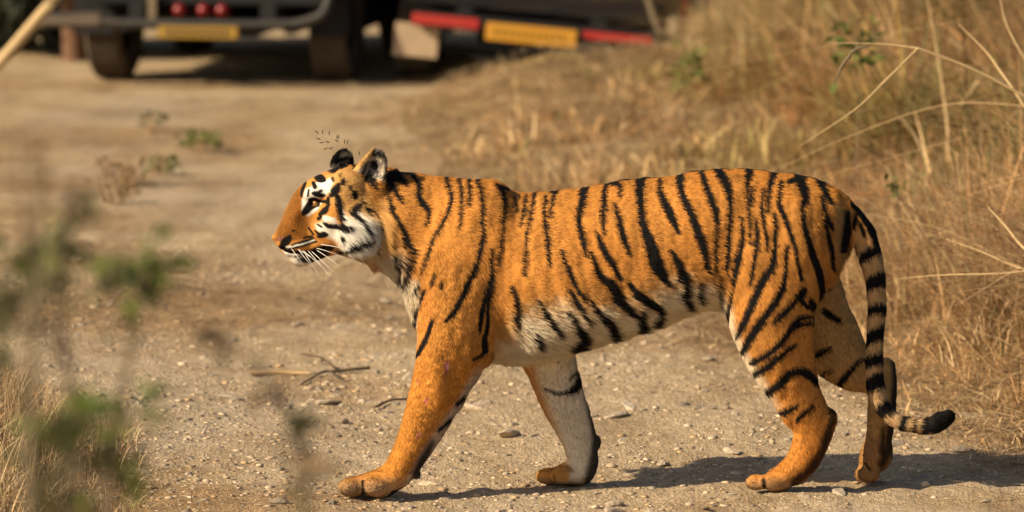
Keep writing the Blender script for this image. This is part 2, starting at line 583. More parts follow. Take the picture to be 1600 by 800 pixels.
# dry grass on the left verge, close to the camera's focus
parts = []
n = 8000
y = rng.uniform(-1.2, 3.2, n); x = np.interp(y, EL[:, 0], EL[:, 1]) + .10 - rng.random(n) ** 1.0 * .9
h = (.07 + .13 * sstep(0, .30, np.interp(y, EL[:, 0], EL[:, 1]) - x)) * (.5 + vn2(x, y, 4, 91))
b = np.stack([x, y, ground_z(x, y) - .005], 1)
parts.append(blades(b, h * rng.uniform(.5, 1.3, n), np.minimum(rng.gamma(2.2, .36, n), 1.5), rng.uniform(0, 6.28, n), rng.uniform(.0022, .005, n), tint(n, .04), 4, .2))
n = 6000
y = rng.uniform(3, 18, n); x = np.interp(y, EL[:, 0], EL[:, 1]) + .3 - rng.random(n) * 2.4
h = .04 + .22 * vn2(x, y, 1.4, 92) ** 2
b = np.stack([x, y, ground_z(x, y)], 1)
parts.append(blades(b, h, np.minimum(rng.gamma(2.2, .36, n), 1.5), rng.uniform(0, 6.28, n), rng.uniform(.004, .009, n), tint(n, .12), 3, .2))
blade_object('verge_grass', parts, M_BLADE)
# =================================================================== TIGER
PXM = 549.0                                    # picture units per metre at the tiger


def table(knots, sig=5):
    """smooth lookup tables over the picture's x from rows (x, a, b, ...)"""
    k = np.array(knots, float)
    xs = np.arange(k[0, 0] - 30, k[-1, 0] + 31, 1.0)
    out = []
    g = np.exp(-0.5 * (np.arange(-3 * sig, 3 * sig + 1) / sig) ** 2)
    g /= g.sum()
    for c in range(1, k.shape[1]):
        y = np.interp(xs, k[:, 0], k[:, c])
        yp = np.pad(y, 3 * sig, mode='edge')
        out.append(np.convolve(yp, g, 'valid'))
    return xs, out


class Prim:
    def __init__(s, f, lo, hi, k, part, op='u'):
        s.f, s.lo, s.hi, s.k, s.part, s.op = f, np.array(lo, float), np.array(hi, float), k, part, op


prims = []


def loft_body(knots, part, k, pw=2.2, sig=5):
    xs, (top, bot, wid) = table(knots, sig)
    u0, u1 = knots[0][0], knots[-1][0]

    def f(X, Y, Z):
        u, v = proj(X, 0.0, Z)
        t = np.interp(u, xs, top); b = np.interp(u, xs, bot); w = np.interp(u, xs, wid)
        h = np.maximum((b - t) / 2 / PXM, 0.004); c = (v - (t + b) / 2) / PXM
        q = (np.abs(Y / w) ** pw + np.abs(c / h) ** pw) ** (1 / pw)
        e = np.maximum(np.maximum(u0 - u, u - u1), 0) / PXM
        return (q - 1) * np.minimum(w, h) * 0.9 + e
    a = P(u0, min(x[1] for x in knots)); b = P(u1, max(x[2] for x in knots))
    prims.append(Prim(f, (a[0] - .02, -.26, b[2] - .05), (b[0] + .02, .26, a[2] + .05), k, part))


HYAW = R(15)
HX = P(600, 330)[0]


def head_uv(X, Y, Z):
    c, s_ = math.cos(HYAW), math.sin(HYAW)
    a = -(X - HX) * c - Y * s_
    s = (X - HX) * s_ - Y * c
    u, v = proj(HX - a * c, -a * s_, Z)
    return u, v, s


def H(px, py, s=0.0):
    """point of the head seen at (px,py), s metres off its middle plane (near side positive)"""
    c, s_ = math.cos(HYAW), math.sin(HYAW)
    Y = 0.0
    for _ in range(6):
        p = P(px, py, Y)
        a = (HX + s * s_ - p[0]) / c
        Y = -a * s_ - s * c
    return P(px, py, Y)


def loft_head(knots, part, k, pw=2.2):
    xs, (top, bot, wid) = table(knots, 3)
    u0, u1 = knots[0][0], knots[-1][0]

    def f(X, Y, Z):
        u, v, s = head_uv(X, Y, Z)
        t = np.interp(u, xs, top); b = np.interp(u, xs, bot); w = np.interp(u, xs, wid)
        h = np.maximum((b - t) / 2 / PXM, 0.003); c = (v - (t + b) / 2) / PXM
        q = (np.abs(s / w) ** pw + np.abs(c / h) ** pw) ** (1 / pw)
        e = np.maximum(np.maximum(u0 - u, u - u1), 0) / PXM
        return (q - 1) * np.minimum(w, h) * 0.9 + e
    a = P(u0, min(x[1] for x in knots), -.05); b = P(u1, max(x[2] for x in knots), -.05)
    prims.append(Prim(f, (a[0] - .04, -.25, b[2] - .03), (b[0] + .04, .2, a[2] + .03), k, part))


def ell(c, r, part, k, op='u', rot=None):
    c = np.array(c, float); r = np.array(r, float)
    M = np.array(rot) if rot is not None else np.eye(3)      # rows: local axes

    def f(X, Y, Z):
        dx, dy, dz = X - c[0], Y - c[1], Z - c[2]
        l = [M[i, 0] * dx + M[i, 1] * dy + M[i, 2] * dz for i in range(3)]
        k0 = np.sqrt(sum((l[i] / r[i]) ** 2 for i in range(3))) + 1e-9
        k1 = np.sqrt(sum((l[i] / r[i] ** 2) ** 2 for i in range(3))) + 1e-9
        return k0 * (k0 - 1) / k1
    e = max(r) if rot is not None else r
    prims.append(Prim(f, c - e - .03, c + e + .03, k, part, op))


def catmull(pts, n):
    p = np.array(pts, float)
    p = np.vstack([2 * p[0] - p[1], p, 2 * p[-1] - p[-2]])
    out = []
    for i in range(1, len(p) - 2):
        for t in np.linspace(0, 1, n, endpoint=False):
            a, b, c, d = p[i - 1], p[i], p[i + 1], p[i + 2]
            out.append(0.5 * ((2 * b) + (-a + c) * t + (2 * a - 5 * b + 4 * c - d) * t * t + (-a + 3 * b - 3 * c + d) * t ** 3))
    out.append(p[-2])
    return np.array(out)


def chain(pts, part, k, n=6):
    """rows: px, py, radius (picture units), Y, depth ratio"""
    rows = catmull(pts, n)
    C = np.array([P(r[0], r[1], r[3]) for r in rows])
    rad = rows[:, 2] / PXM
    q = np.maximum(rows[:, 4], .2)

    def f(X, Y, Z):
        best = None
        for i in range(len(C) - 1):
            a, b = C[i], C[i + 1]
            ux, uz = b[0] - a[0], b[2] - a[2]
            L = ux * ux + uz * uz + 1e-12
            t = np.clip(((X - a[0]) * ux + (Z - a[2]) * uz) / L, 0, 1)
            dx = X - a[0] - t * ux; dz = Z - a[2] - t * uz
            yc = a[1] + t * (b[1] - a[1]); qq = q[i] + t * (q[i + 1] - q[i])
            d = np.sqrt(dx * dx + dz * dz + ((Y - yc) / qq) ** 2) - (rad[i] + t * (rad[i + 1] - rad[i]))
            best = d if best is None else np.minimum(best, d)
        return best
    m = rad.max() + .03
    prims.append(Prim(f, C.min(0) - m, C.max(0) + m, k, part))
    return C, rad


# ------------------------------------------------------------ trunk and neck
loft_body([
    (575, 262, 405, .095), (590, 262, 409, .100), (605, 263, 421, .108), (620, 265, 437, .116), (635, 268, 460, .124), (648, 270, 500, .128),
    (665, 272, 535, .134), (700, 275, 552, .145), (740, 278, 560, .155), (770, 287, 563, .160), (790, 294, 566, .163), (803, 299, 567, .164),
    (820, 301, 566, .166), (840, 300, 564, .168), (860, 299, 560, .170), (900, 294, 548, .174), (940, 287, 536, .176),
    (980, 280, 525, .176), (1020, 276, 512, .174), (1050, 273, 499, .170), (1085, 266, 486, .164), (1105, 264, 482, .160),
    (1130, 263, 482, .157), (1160, 263, 487, .155), (1200, 266, 490, .152), (1240, 271, 485, .142), (1270, 277, 470, .128),
    (1290, 283, 450, .108), (1308, 292, 425, .085), (1322, 304, 398, .062), (1332, 322, 372, .036), (1337, 340, 352, .015)], 'torso', .02)
# shoulder blades, arm muscles, ribs, haunches
for sgn, part in ((-1, 'torso'), (1, 'torso')):
    c = P(738, 372, .098 * sgn); th = R(-14)
    rot = [[math.cos(th), 0, math.sin(th)], [0, 1, 0], [-math.sin(th), 0, math.cos(th)]]
    ell(c, (.085, .058, .130), part, .075, rot=rot)
    ell(P(690, 440, .098 * sgn), (.085, .055, .105), part, .06)
    ell(P(1215, 395, .088 * sgn), (.125, .066, .165), part, .06)
    ell(P(1120, 330, .10 * sgn), (.13, .05, .08), part, .06)
    ell(P(900, 410, .11 * sgn), (.17, .055, .15), part, .06)
ell(P(764, 300, -.05), (.04, .03, .025), 'torso', .05)
ell(P(622, 350, 0), (.11, .115, .115), 'torso', .06)

# ------------------------------------------------------------ legs
NY = -.115
chain([(718, 420, 50, NY + .016, .60), (714, 475, 59, NY, .66), (708, 540, 57, NY - .004, .70), (692, 592, 48, NY, .72), (676, 632, 41, NY, .76),
       (659, 670, 34.5, NY, .84), (643, 703, 29.5, NY, .96), (624, 735, 26, NY, 1.12), (600, 754, 23, NY, 1.4)], 'nfl', .05)
FY = .105
chain([(790, 440, 50, FY - .01, .6), (835, 500, 50, FY - .01, .66), (857, 558, 44, FY, .70), (876, 618, 38, FY, .78), (896, 666, 32, FY, .86),
       (909, 703, 27, FY, 1.0), (911, 731, 24, FY, 1.2), (902, 746, 15, FY, 1.9)], 'ffl', .03)
HY = -.075
chain([(1215, 390, 66, HY - .02, .58), (1208, 440, 72, HY - .018, .60), (1204, 484, 70, HY - .014, .62), (1212, 530, 61, HY - .008, .62), (1225, 572, 50, HY, .62),
       (1240, 606, 41.5, HY + .008, .62), (1256, 640, 37, HY + .018, .62), (1267, 668, 31, HY + .026, .70), (1261, 700, 27, HY + .034, .86),
       (1244, 727, 23.5, HY + .042, 1.05), (1218, 747, 19, HY + .05, 1.6)], 'nhl', .035)
chain([(1290, 655, 18, HY + .02, .7), (1272, 705, 17, HY + .03, .8), (1247, 742, 16, HY + .042, 1.1)], 'nhl', .02)
BY = .10
chain([(1240, 420, 62, BY, .6), (1272, 490, 58, BY, .62), (1303, 543, 48, BY, .62), (1333, 574, 38, BY, .62), (1361, 590, 28, BY, .66),
       (1375, 610, 23, BY, .78), (1376, 645, 21, BY, .86), (1373, 680, 21.5, BY, .95), (1365, 710, 21, BY, 1.2), (1358, 728, 17, BY, 1.7)], 'fhl', .03)
chain([(1384, 572, 16, BY, .7), (1383, 600, 19, BY, .8), (1382, 640, 17, BY, .8)], 'fhl', .015)


def toes(cx, cy, Y, dirx, spread, size, part, n=4, drop=0, back=9):
    """four toes in front of a paw centre, side by side in depth"""
    for i in range(n):
        t = (i - (n - 1) / 2) / ((n - 1) / 2)
        fwd = back * (1 - abs(t)) ** .6
        c = P(cx + dirx * fwd, cy + drop, Y + t * spread)
        ell(c, (size * 1.3, size * .80, size), part, .008)


# near fore paw: wide, the toes in a row
toes(588, 761, NY - .002, -1, .046, .0300, 'nfl', back=50)
ell(P(570, 757, NY + .008), (.052, .034, .031), 'nfl', .014)
ell(P(592, 754, NY), (.050, .050, .034), 'nfl', .022)
ell(P(688, 585, NY - .052), (.030, .022, .085), 'nfl', .03)
ell(P(758, 556, NY), (.020, .030, .028), 'nfl', .02)
ell(P(652, 742, NY + .01), (.014, .018, .016), 'nfl', .015)             # wrist pad
toes(876, 744, FY, -1, .044, .0265, 'ffl', back=26)
ell(P(888, 740, FY), (.046, .050, .034), 'ffl', .022)
ell(P(933, 690, FY), (.012, .016, .018), 'ffl', .015)
toes(1206, 753, HY + .055, -1, .042, .0262, 'nhl', back=30)
ell(P(1214, 751, HY + .052), (.042, .045, .030), 'nhl', .022)
toes(1358, 738, BY, -.7, .040, .024, 'fhl', drop=2)
ell(P(1370, 712, BY), (.044, .044, .046), 'fhl', .02)
ell(P(1383, 700, BY + .01), (.016, .03, .03), 'fhl', .02)

# ------------------------------------------------------------ tail
TAILP = [(1298, 316, 18, 0, 1), (1323, 331, 20, -.005, 1), (1346, 362, 20, -.012, 1), (1358, 395, 19.2, -.018, 1), (1366, 430, 18, -.02, 1), (1370, 470, 16.5, -.02, 1), (1369, 510, 15.2, -.02, 1),
         (1366, 550, 14.5, -.02, 1), (1366, 588, 14, -.02, 1), (1371, 616, 14.3, -.02, 1), (1382, 640, 14.5, -.02, 1), (1402, 657, 14, -.02, 1), (1428, 665, 13.5, -.02, 1), (1452, 665, 14.8, -.02, 1), (1468, 658, 16.5, -.02, 1), (1479, 652, 14, -.02, 1)]
TAILC, _ = chain(TAILP, 'tail', .02)

# ------------------------------------------------------------ head
loft_head([
    (434, 358, 385, .028), (437, 350, 390, .033), (442, 338, 396, .039), (449, 320, 404, .044), (457, 303, 413, .049), (466, 290, 418, .054),
    (480, 279, 415, .060), (497, 271, 409, .072), (512, 265, 402, .086), (530, 259, 399, .098), (546, 256, 402, .106), (562, 255, 406, .110),
    (580, 258, 411, .110), (600, 262, 418, .106), (615, 264, 424, .100)], 'head', .015, pw=2.15)
for s in (1, -1):
    ell(H(468, 381, .031 * s), (.038, .026, .026), 'head', .009)        # whisker pads
    ell(H(497, 384, .040 * s), (.034, .022, .020), 'head', .014)
    ell(H(489, 303, .046 * s), (.034, .022, .020), 'head', .013)
    ell(H(484, 345, .062 * s), (.030, .014, .020), 'head', .02, 's')        # brow
    ell(H(522, 338, .066 * s), (.045, .036, .042), 'head', .025)        # cheekbone
    ell(H(556, 362, .084 * s), (.054, .040, .070), 'head', .022)         # ruff
    ell(H(540, 290, .055 * s), (.05, .045, .045), 'head', .03)
ell(H(470, 403, 0), (.033, .032, .024), 'head', .012)                   # chin
ell(H(442, 369, 0), (.018, .025, .017), 'head', .008)
ell(H(453, 391, 0), (.020, .032, .018), 'head', .012)                   # nose
for s in (1, -1):
    ell(H(441, 375, .016 * s), (.008, .006, .006), 'head', .004, 's')   # nostrils
    ell(H(491, 319, .058 * s), (.017, .010, .010), 'head', .006, 's')  # eye sockets
# mouth: a thin slot from the nose back under the whisker pads
chain([(442, 389, 1.2, H(442, 389, .02)[1], 6), (462, 396, 2.2, H(462, 396, .05)[1], 6), (485, 396, 2.2, H(485, 396, .06)[1], 6), (506, 390, 2.0, H(506, 390, .07)[1], 6)], 'head', .004)
prims[-1].op = 's'


def axes(n, up):
    n = np.array(n, float); n /= np.linalg.norm(n)
    u = np.array(up, float); u -= n * (u @ n); u /= np.linalg.norm(u)
    return [np.cross(u, n), n, u]


EN = axes((-.50, -.85, .10), (.20, 0, 1))
ec = H(585, 264, .070)
ell(ec, (.042, .018, .057), 'ear', .006, rot=EN)
ell(ec + EN[1] * .016 + EN[2] * -.002, (.035, .020, .049), 'ear', .006, 's', rot=EN)
ell(ec - EN[2] * .050 + EN[1] * -.004, (.042, .030, .030), 'head', .02, rot=EN)
chain([(556, 276, 9, H(556, 276, .055)[1], 1), (566, 258, 8, H(566, 258, .062)[1], 1), (576, 243, 5, H(576, 243, .066)[1], 1), (581, 235, 3, H(581, 235, .068)[1], 1)], 'ear', .012)
EF = axes((-.55, .60, .10), (-.1, 0, 1))
fc_ = H(534, 258, -.072)
ell(fc_, (.044, .018, .047), 'ear', .006, rot=EF)
ell(fc_ + EF[1] * .014, (.031, .017, .036), 'ear', .006, 's', rot=EF)

# ------------------------------------------------------------ field and surface
def grid_axis(cuts):
    out = []
    for a, b, h in cuts:
        out.append(np.arange(a, b, h))
    return np.concatenate(out + [[cuts[-1][1]]])


xh0, xh1, xe = P(420, 330)[0], P(622, 330)[0], P(1505, 600)[0]
GX = grid_axis([(xh0, xh1, .0024), (xh1, xe, .0042)])
GY = grid_axis([(-.25, .235, .0038)])
GZ = grid_axis([(-.03, .12, .003), (.12, .62, .0045), (.62, .99, .0027)])
F = np.full((len(GX), len(GY), len(GZ)), .06, np.float32)
INSET = .0028
for p in prims:
    i0, i1 = np.searchsorted(GX, [p.lo[0], p.hi[0]]); j0, j1 = np.searchsorted(GY, [p.lo[1], p.hi[1]]); k0, k1 = np.searchsorted(GZ, [p.lo[2], p.hi[2]])
    X, Y, Z = GX[i0:i1, None, None], GY[None, j0:j1, None], GZ[None, None, k0:k1]
    f = p.f(X.astype(np.float32), Y.astype(np.float32), Z.astype(np.float32))
    sub = F[i0:i1, j0:j1, k0:k1]
    if p.op == 'u':
        F[i0:i1, j0:j1, k0:k1] = smin(sub, f, p.k)
    else:
        F[i0:i1, j0:j1, k0:k1] = -smin(-sub, f, p.k)
F += INSET
F += (np.clip(.006 - GZ, -1, 1) * (GZ < .006)).astype(np.float32)[None, None, :] * 1.2   # soles flatten on the ground


def surface_nets(F, gx, gy, gz):
    S = F < 0
    nx, ny, nz = F.shape
    cnt = np.zeros((nx - 1, ny - 1, nz - 1), np.uint8)
    for a in (0, 1):
        for b in (0, 1):
            for c in (0, 1):
                cnt += S[a:nx - 1 + a, b:ny - 1 + b, c:nz - 1 + c]
    act = np.argwhere((cnt > 0) & (cnt < 8))
    idx = np.full(cnt.shape, -1, np.int32)
    idx[act[:, 0], act[:, 1], act[:, 2]] = np.arange(len(act))
    del cnt
    acc = np.zeros((len(act), 3)); num = np.zeros(len(act))
    g = (gx, gy, gz)
    offs = [(a, b, c) for a in (0, 1) for b in (0, 1) for c in (0, 1)]
    for o in offs:
        for ax in range(3):
            if o[ax]: continue
            o2 = list(o); o2[ax] = 1
            A = act + np.array(o); B = act + np.array(o2)
            fa = F[A[:, 0], A[:, 1], A[:, 2]]; fb = F[B[:, 0], B[:, 1], B[:, 2]]
            m = (fa < 0) != (fb < 0)
            t = fa[m] / (fa[m] - fb[m])
            pa = np.stack([g[d][A[m, d]] for d in range(3)], 1); pb = np.stack([g[d][B[m, d]] for d in range(3)], 1)
            acc[m] += pa + (pb - pa) * t[:, None]; num[m] += 1
    V = acc / num[:, None]
    quads = []
    for ax in range(3):
        b, c = [(1, 2), (2, 0), (0, 1)][ax]
        sl0 = [slice(None)] * 3; sl1 = [slice(None)] * 3
        sl0[ax] = slice(0, -1); sl1[ax] = slice(1, None)
        for d in (b, c):
            sl0[d] = slice(1, -1); sl1[d] = slice(1, -1)
        s0 = S[tuple(sl0)]; s1 = S[tuple(sl1)]
        e = np.argwhere(s0 != s1)
        off = np.zeros(3, int); off[b] = 1; off[c] = 1
        E = e + off
        fl = s0[e[:, 0], e[:, 1], e[:, 2]]

        def at(db, dc):
            q = E.copy(); q[:, b] -= db; q[:, c] -= dc
            return idx[q[:, 0], q[:, 1], q[:, 2]]
        q = np.stack([at(1, 1), at(0, 1), at(0, 0), at(1, 0)], 1)
        q[~fl] = q[~fl][:, ::-1]
        quads.append(q)
    return V, np.concatenate(quads)


TV, TF = surface_nets(F, GX, GY, GZ)
# one round of smoothing takes the grid's facets out
for _ in range(2):
    s = np.zeros_like(TV); n = np.zeros(len(TV))
    for i in range(4):
        a, b = TF[:, i], TF[:, (i + 1) % 4]
        np.add.at(s, a, TV[b]); np.add.at(n, a, 1)
    TV = TV * .5 + .5 * s / np.maximum(n, 1)[:, None]
del F
# keep the one body only (drop any loose crumbs)
def vnormals(V, Q):
    fn = np.cross(V[Q[:, 2]] - V[Q[:, 0]], V[Q[:, 3]] - V[Q[:, 1]])
    N = np.zeros_like(V)
    for i in range(4):
        np.add.at(N, Q[:, i], fn)
    return N / (np.linalg.norm(N, axis=1)[:, None] + 1e-12)


TN = vnormals(TV, TF)
# loose skin and muscle: small swells, none on the face
_dx = np.clip((TV[:, 0] - P(600, 330)[0]) / .12, 0, 1)
_sw = (vnoise(TV, 13, 70) - .5) * .0075 + (vnoise(TV * np.array([1.6, 1, .8]), 28, 71) - .5) * .0040 + (vnoise(TV, 70, 72) - .5) * .0016
# faint ribs along the flank
_u, _v = proj(TV[:, 0], TV[:, 1], TV[:, 2])
_rib = np.sin((_u - .28 * (_v - 420)) / 27 * 2 * np.pi) * .0011 * np.exp(-((_u - 905) / 95) ** 2 - ((_v - 430) / 60) ** 2)
TV = TV + TN * ((_sw * _dx) + _rib)[:, None] * np.clip((TV[:, 2] - .0) / .05, 0, 1)[:, None]
TN = vnormals(TV, TF)
# ------------------------------------------------------------ coat pattern and some painted shade (traced in the photograph's own coordinates)
def FC(l):   # strokes noted on the enlarged head
    return [(420 + .275 * x, 220 + .275 * y, w * .275) for x, y, w in l]


BODY = [
    [(600,292,5),(610,328,6),(624,352,7),(636,376,8),(640,396,8),(634,420,7),(630,440,5)],
    [(628,360,2),(630,388,3),(629,412,2)],
    [(604,280,12),(616,300,10),(626,316,4)], [(606,274,12),(624,280,12),(634,290,3)], [(612,268,8),(640,270,5)],
    [(636,270,5),(650,284,8),(652,308,10),(660,320,9),(669,332,7),(664,352,3)],
    [(692,274,5),(700,296,7),(704,314,7),(692,346,5),(676,372,5),(666,400,5),(652,432,5),(642,452,4)],
    [(712,280,4),(719,304,6),(719,324,4),(715,354,2)], [(727,276,5),(731,300,6),(731,320,3)],
    [(740,278,6),(750,304,6),(752,348,6),(751,384,8),(740,420,8),(724,460,8),(708,488,8),(696,502,4)],
    [(774,290,6),(784,300,8),(785,332,7),(782,372,4),(776,412,3)], [(772,288,5),(788,294,5)],
    [(766,388,3),(766,424,5),(760,456,6),(754,480,7),(750,516,4)], [(770,432,2),(762,480,3),(762,500,4),(760,522,6)],
    [(802,306,3),(803,328,2)], [(818,306,5),(818,328,5),(812,352,2)], [(831,304,6),(829,328,5),(822,360,4),(820,392,5),(818,430,3)],
    [(848,308,5),(849,336,6),(853,376,7),(858,416,4)], [(864,300,7),(860,320,5),(858,338,2)], [(854,299,5),(864,300,6)],
    [(910,290,14),(906,316,11),(902,344,9),(908,372,9),(914,400,5)], [(942,290,6),(941,316,9),(940,344,7),(942,364,3)],
    [(928,286,4),(948,287,5),(964,290,6),(966,306,4)], [(958,318,4),(966,348,9),(974,376,10),(982,398,4)],
    [(996,280,16),(998,308,13),(1002,348,12),(1012,376,18),(1022,408,22),(1032,428,16),(1044,446,4)],
    [(1026,282,4),(1032,308,10),(1044,332,13),(1058,362,6)],
    [(1058,274,12),(1064,304,11),(1080,340,12),(1092,372,14),(1100,400,11),(1105,426,4)],
    [(1092,272,7),(1104,300,11),(1116,332,10),(1118,356,6),(1116,400,5),(1116,440,5),(1122,476,7)],
    [(1116,265,12),(1130,284,14),(1138,308,9),(1138,340,7),(1136,400,7),(1133,432,3)],
    [(876,392,4),(886,420,7),(898,448,7),(910,470,5)], [(886,452,4),(900,476,9),(912,504,5)],
    [(930,362,4),(940,388,9),(954,412,10),(968,436,6)],
    [(922,394,5),(932,424,10),(948,444,11),(960,464,14),(972,480,14),(984,492,6)], [(952,436,4),(966,456,5),(972,478,6)],
    [(920,470,4),(934,492,11),(948,512,15),(952,530,14)],
    [(980,442,7),(996,464,14),(1016,476,13),(1024,486,9),(1016,506,12)], [(994,490,12),(994,518,16)],
    [(1046,392,6),(1060,416,12),(1064,440,14),(1062,464,12),(1070,482,8)], [(1084,436,5),(1087,472,7)],
    [(838,470,4),(852,496,10),(868,524,6)], [(882,486,4),(896,516,14),(904,530,18),(892,546,20)],
    [(798,448,5),(804,472,9),(802,504,12)], [(832,522,8),(836,536,12)],
    [(1156,340,3),(1158,372,7),(1152,404,12),(1144,440,9),(1138,472,9),(1135,508,4)],
    [(1166,266,13),(1165,300,6),(1168,336,5),(1172,380,4)], [(1173,292,3),(1173,320,2)],
    [(1204,270,11),(1199,300,8),(1198,330,3)], [(1190,296,4),(1188,324,6),(1194,360,5),(1197,390,3)],
    [(1178,340,4),(1181,372,7),(1176,412,6),(1172,444,3)],
    [(1216,284,6),(1217,320,7),(1228,348,7),(1240,384,6),(1246,412,4),(1252,436,6)],
    [(1208,332,4),(1210,372,6),(1206,412,10),(1190,440,14),(1172,480,11),(1160,508,10),(1149,528,4)],
    [(1228,384,5),(1226,428,6),(1218,460,10),(1196,492,12),(1176,520,13),(1158,550,8)],
    [(1230,284,8),(1240,278,6)], [(1244,272,16),(1254,300,14),(1256,318,6)],
    [(1250,312,5),(1254,348,8),(1266,388,9),(1280,428,11),(1286,464,8)],
    [(1276,278,13),(1286,298,10),(1298,318,5)], [(1282,308,6),(1288,332,6),(1300,358,4)], [(1286,340,5),(1298,388,7),(1300,418,4)],
    [(1254,448,5),(1240,472,9),(1220,492,10),(1208,504,4)], [(1258,452,5),(1252,470,7),(1276,484,8)], [(1266,468,6),(1276,480,8),(1280,500,8)],
    [(1270,494,6),(1248,498,8),(1228,524,10),(1204,550,10),(1174,566,9)], [(1268,504,5),(1248,508,7),(1230,520,6)],
    [(1244,538,4),(1220,554,9),(1196,574,11),(1178,582,9)],
    [(1278,596,12),(1256,580,14),(1236,582,12),(1216,600,13),(1193,616,11)],
    [(1246,632,5),(1228,642,10),(1210,645,5)], [(1270,634,6),(1252,648,8),(1245,656,4)],
    [(662,452,7),(650,484,6),(644,516,4)], [(676,500,5),(664,532,6),(652,554,6)], [(678,428,2.5),(672,444,2)], [(690,440,2),(688,450,2)],
    [(757,526,8),(759,549,8)], [(756,552,5),(740,562,4)], [(727,620,5),(714,631,3)], [(706,654,5),(687,671,3)],
    [(615,772,10),(634,765,8)], [(567,752,2.5),(569,776,4)], [(1193,750,2),(1196,766,3)],  # last two: shade in the grooves between toes, painted dark
    [(984,279,3),(1050,272,4),(1130,262,4),(1220,267,5),(1290,282,5),(1330,304,6)], [(930,287,2.5),(984,279,3)],
    [(1300,500,10),(1284,530,16)],  # shade behind the near thigh, painted as a dark stroke
    [(1322,330,8),(1322,362,14),(1316,390,10)],
    [(618,402,6),(622,420,9),(615,432,8)], [(606,392,5),(612,410,6)],
]
HEADS = [
    [(495,277,8),(501,279,13),(506,281,7)], [(490,286,6),(492,292,7)], [(488,302,3),(494,303,8),(500,305,6),(507,305,3)], [(497,302,5),(502,298,3)],
    [(477,286,4),(473,296,5),(471,307,3)], [(482,297,2.5),(481,306,2.5)],
    [(474,334,6),(479,328,11),(484,319,10),(486,313,7)], [(484,312,5),(491,310.5,4),(498,314,5),(506,315,5),(511,315,6)], [(513,309,4),(512,320,6),(510,327,5)],
    [(484,327,5),(491,323.5,3.5),(497,319,3.5)], [(500,334,6),(507,329,10),(509,327,7)], [(498,341,6),(501,339,5)],
    [(528,290,8),(524,298,13),(517,305,6)], [(527,308,8),(529,320,11),(531,336,9.5),(532,350,6)],
    [(506,349,4),(512,353,7),(520,354,7),(530,354,8),(540,355,11),(544,354,8)], [(498,369,5),(505,367,9),(510,367,5)], [(532,370,7),(533,372,6)],
    [(558,321,8),(552,328,12),(551,332,10)], [(553,332,6),(558,342,5),(563,352,6),(568,360,5),(569,368,7)], [(568,369,8),(556,376,10),(547,383,9),(538,388,5)], [(528,393,6),(537,388,5)],
    [(551,401,3),(550,405,3)], [(561,400,3),(562,405,3)], [(535,282,8),(535,286,7)], [(519,279,4),(520,282,4)], [(550,302,9),(552,307,9)], [(544,290,4),(545,295,4)], [(530,273,3),(531,276,3)],
    [(508,264,5),(520,267,7),(526,262,5)], [(530,261,8),(538,259,5)], [(547,257,6),(550,262,5)], [(567,324,4),(575,330,5)], [(560,312,3),(566,318,4)],
    [(482,356,2.5),(490,366,2.5)], [(492,360,2),(500,368,4)], [(497,351,2.5),(502,355,2.5)],
    [(456,383,2),(468,379,3),(478,376,3.5),(490,373,2.5)], [(452,389,2),(466,386,2.5),(480,382,2.5),(494,378,3)], [(474,372,2),(480,370,2.5),(488,370,3)], [(458,361,3),(460,360,2)],
    [(440,384,7),(446,378,13),(452,372,9)], [(437,386,4),(444,387,4)], [(444,391,2),(456,394,3),(470,393,3)], [(585,330,4),(588,360,5),(586,390,5)]]  # last stroke: shade in the crease between ruff and neck, painted dark
JAW = [[(470,396,5),(486,396,11),(500,391,13),(514,388,9),(519,389,4)], [(476,402,8),(488,405,10),(500,399,8)], [(462,401,3),(476,399,3)], [(468,405,5),(482,406,11),(496,404,12),(510,396,9)]]
EARB = [[(583,257,11),(586,262,9)], [(575,278,10),(579,286,11),(583,295,6)], [(582,240,5),(592,244,5),(600,250,4),(604,260,3.5),(605,274,4)], [(570,262,4),(566,272,4)], [(577,268,3),(570,284,3)], [(590,268,3),(588,278,3)],
        [(512,258,12),(516,246,16),(524,238,10),(534,236,6),(546,243,4)], [(520,250,18),(524,242,14)], [(526,252,8),(540,250,6),(556,254,8)]]
EARW = [[(531,246,5),(540,243.5,6),(548,246,4)], [(590,282,7),(596,290,9),(590,303,7)], [(572,252,4),(584,249,4),(595,252,4)], [(598,262,4),(598,272,4)]]
SOFT = [[(1300,636,13),(1296,666,15),(1284,702,16),(1266,732,17),(1242,755,16)], [(676,690,8),(662,716,14),(652,740,17)], [(615,776,8),(636,768,12)], [(1300,500,12),(1286,540,12)]]  # black hair and soft shade behind the near legs, both painted in
SOFTF = [[(918,622,7),(926,652,12),(933,684,18),(930,720,20),(922,750,18)], [(908,560,6),(912,590,8)], [(870,760,8),(905,760,10)]]  # dark shading down the far foreleg's rear, painted into its coat
FFL = [[(914,582,15),(899,606,14),(876,614,6),(850,607,4)], [(910,575,8),(890,592,5)], [(937,676,6),(940,690,8)], [(866,742,2),(868,755,2.5)], [(870,560,3),(872,566,2)],  # the thin stroke low on the paw paints shade between toes
       [(836,560,10),(880,548,16),(905,540,12)]]  # shade of the body across the leg's top, painted dark
FHL = [[(1277,553,12),(1298,543,6)], [(1273,589,7),(1300,577,4)], [(1310,600,12),(1326,582,10),(1340,566,7),(1352,561,6)], [(1288,486,12),(1310,500,10)],  # last stroke here: shaded smear high on the thigh, painted dark
       [(1352,724,4),(1360,735,3)]]
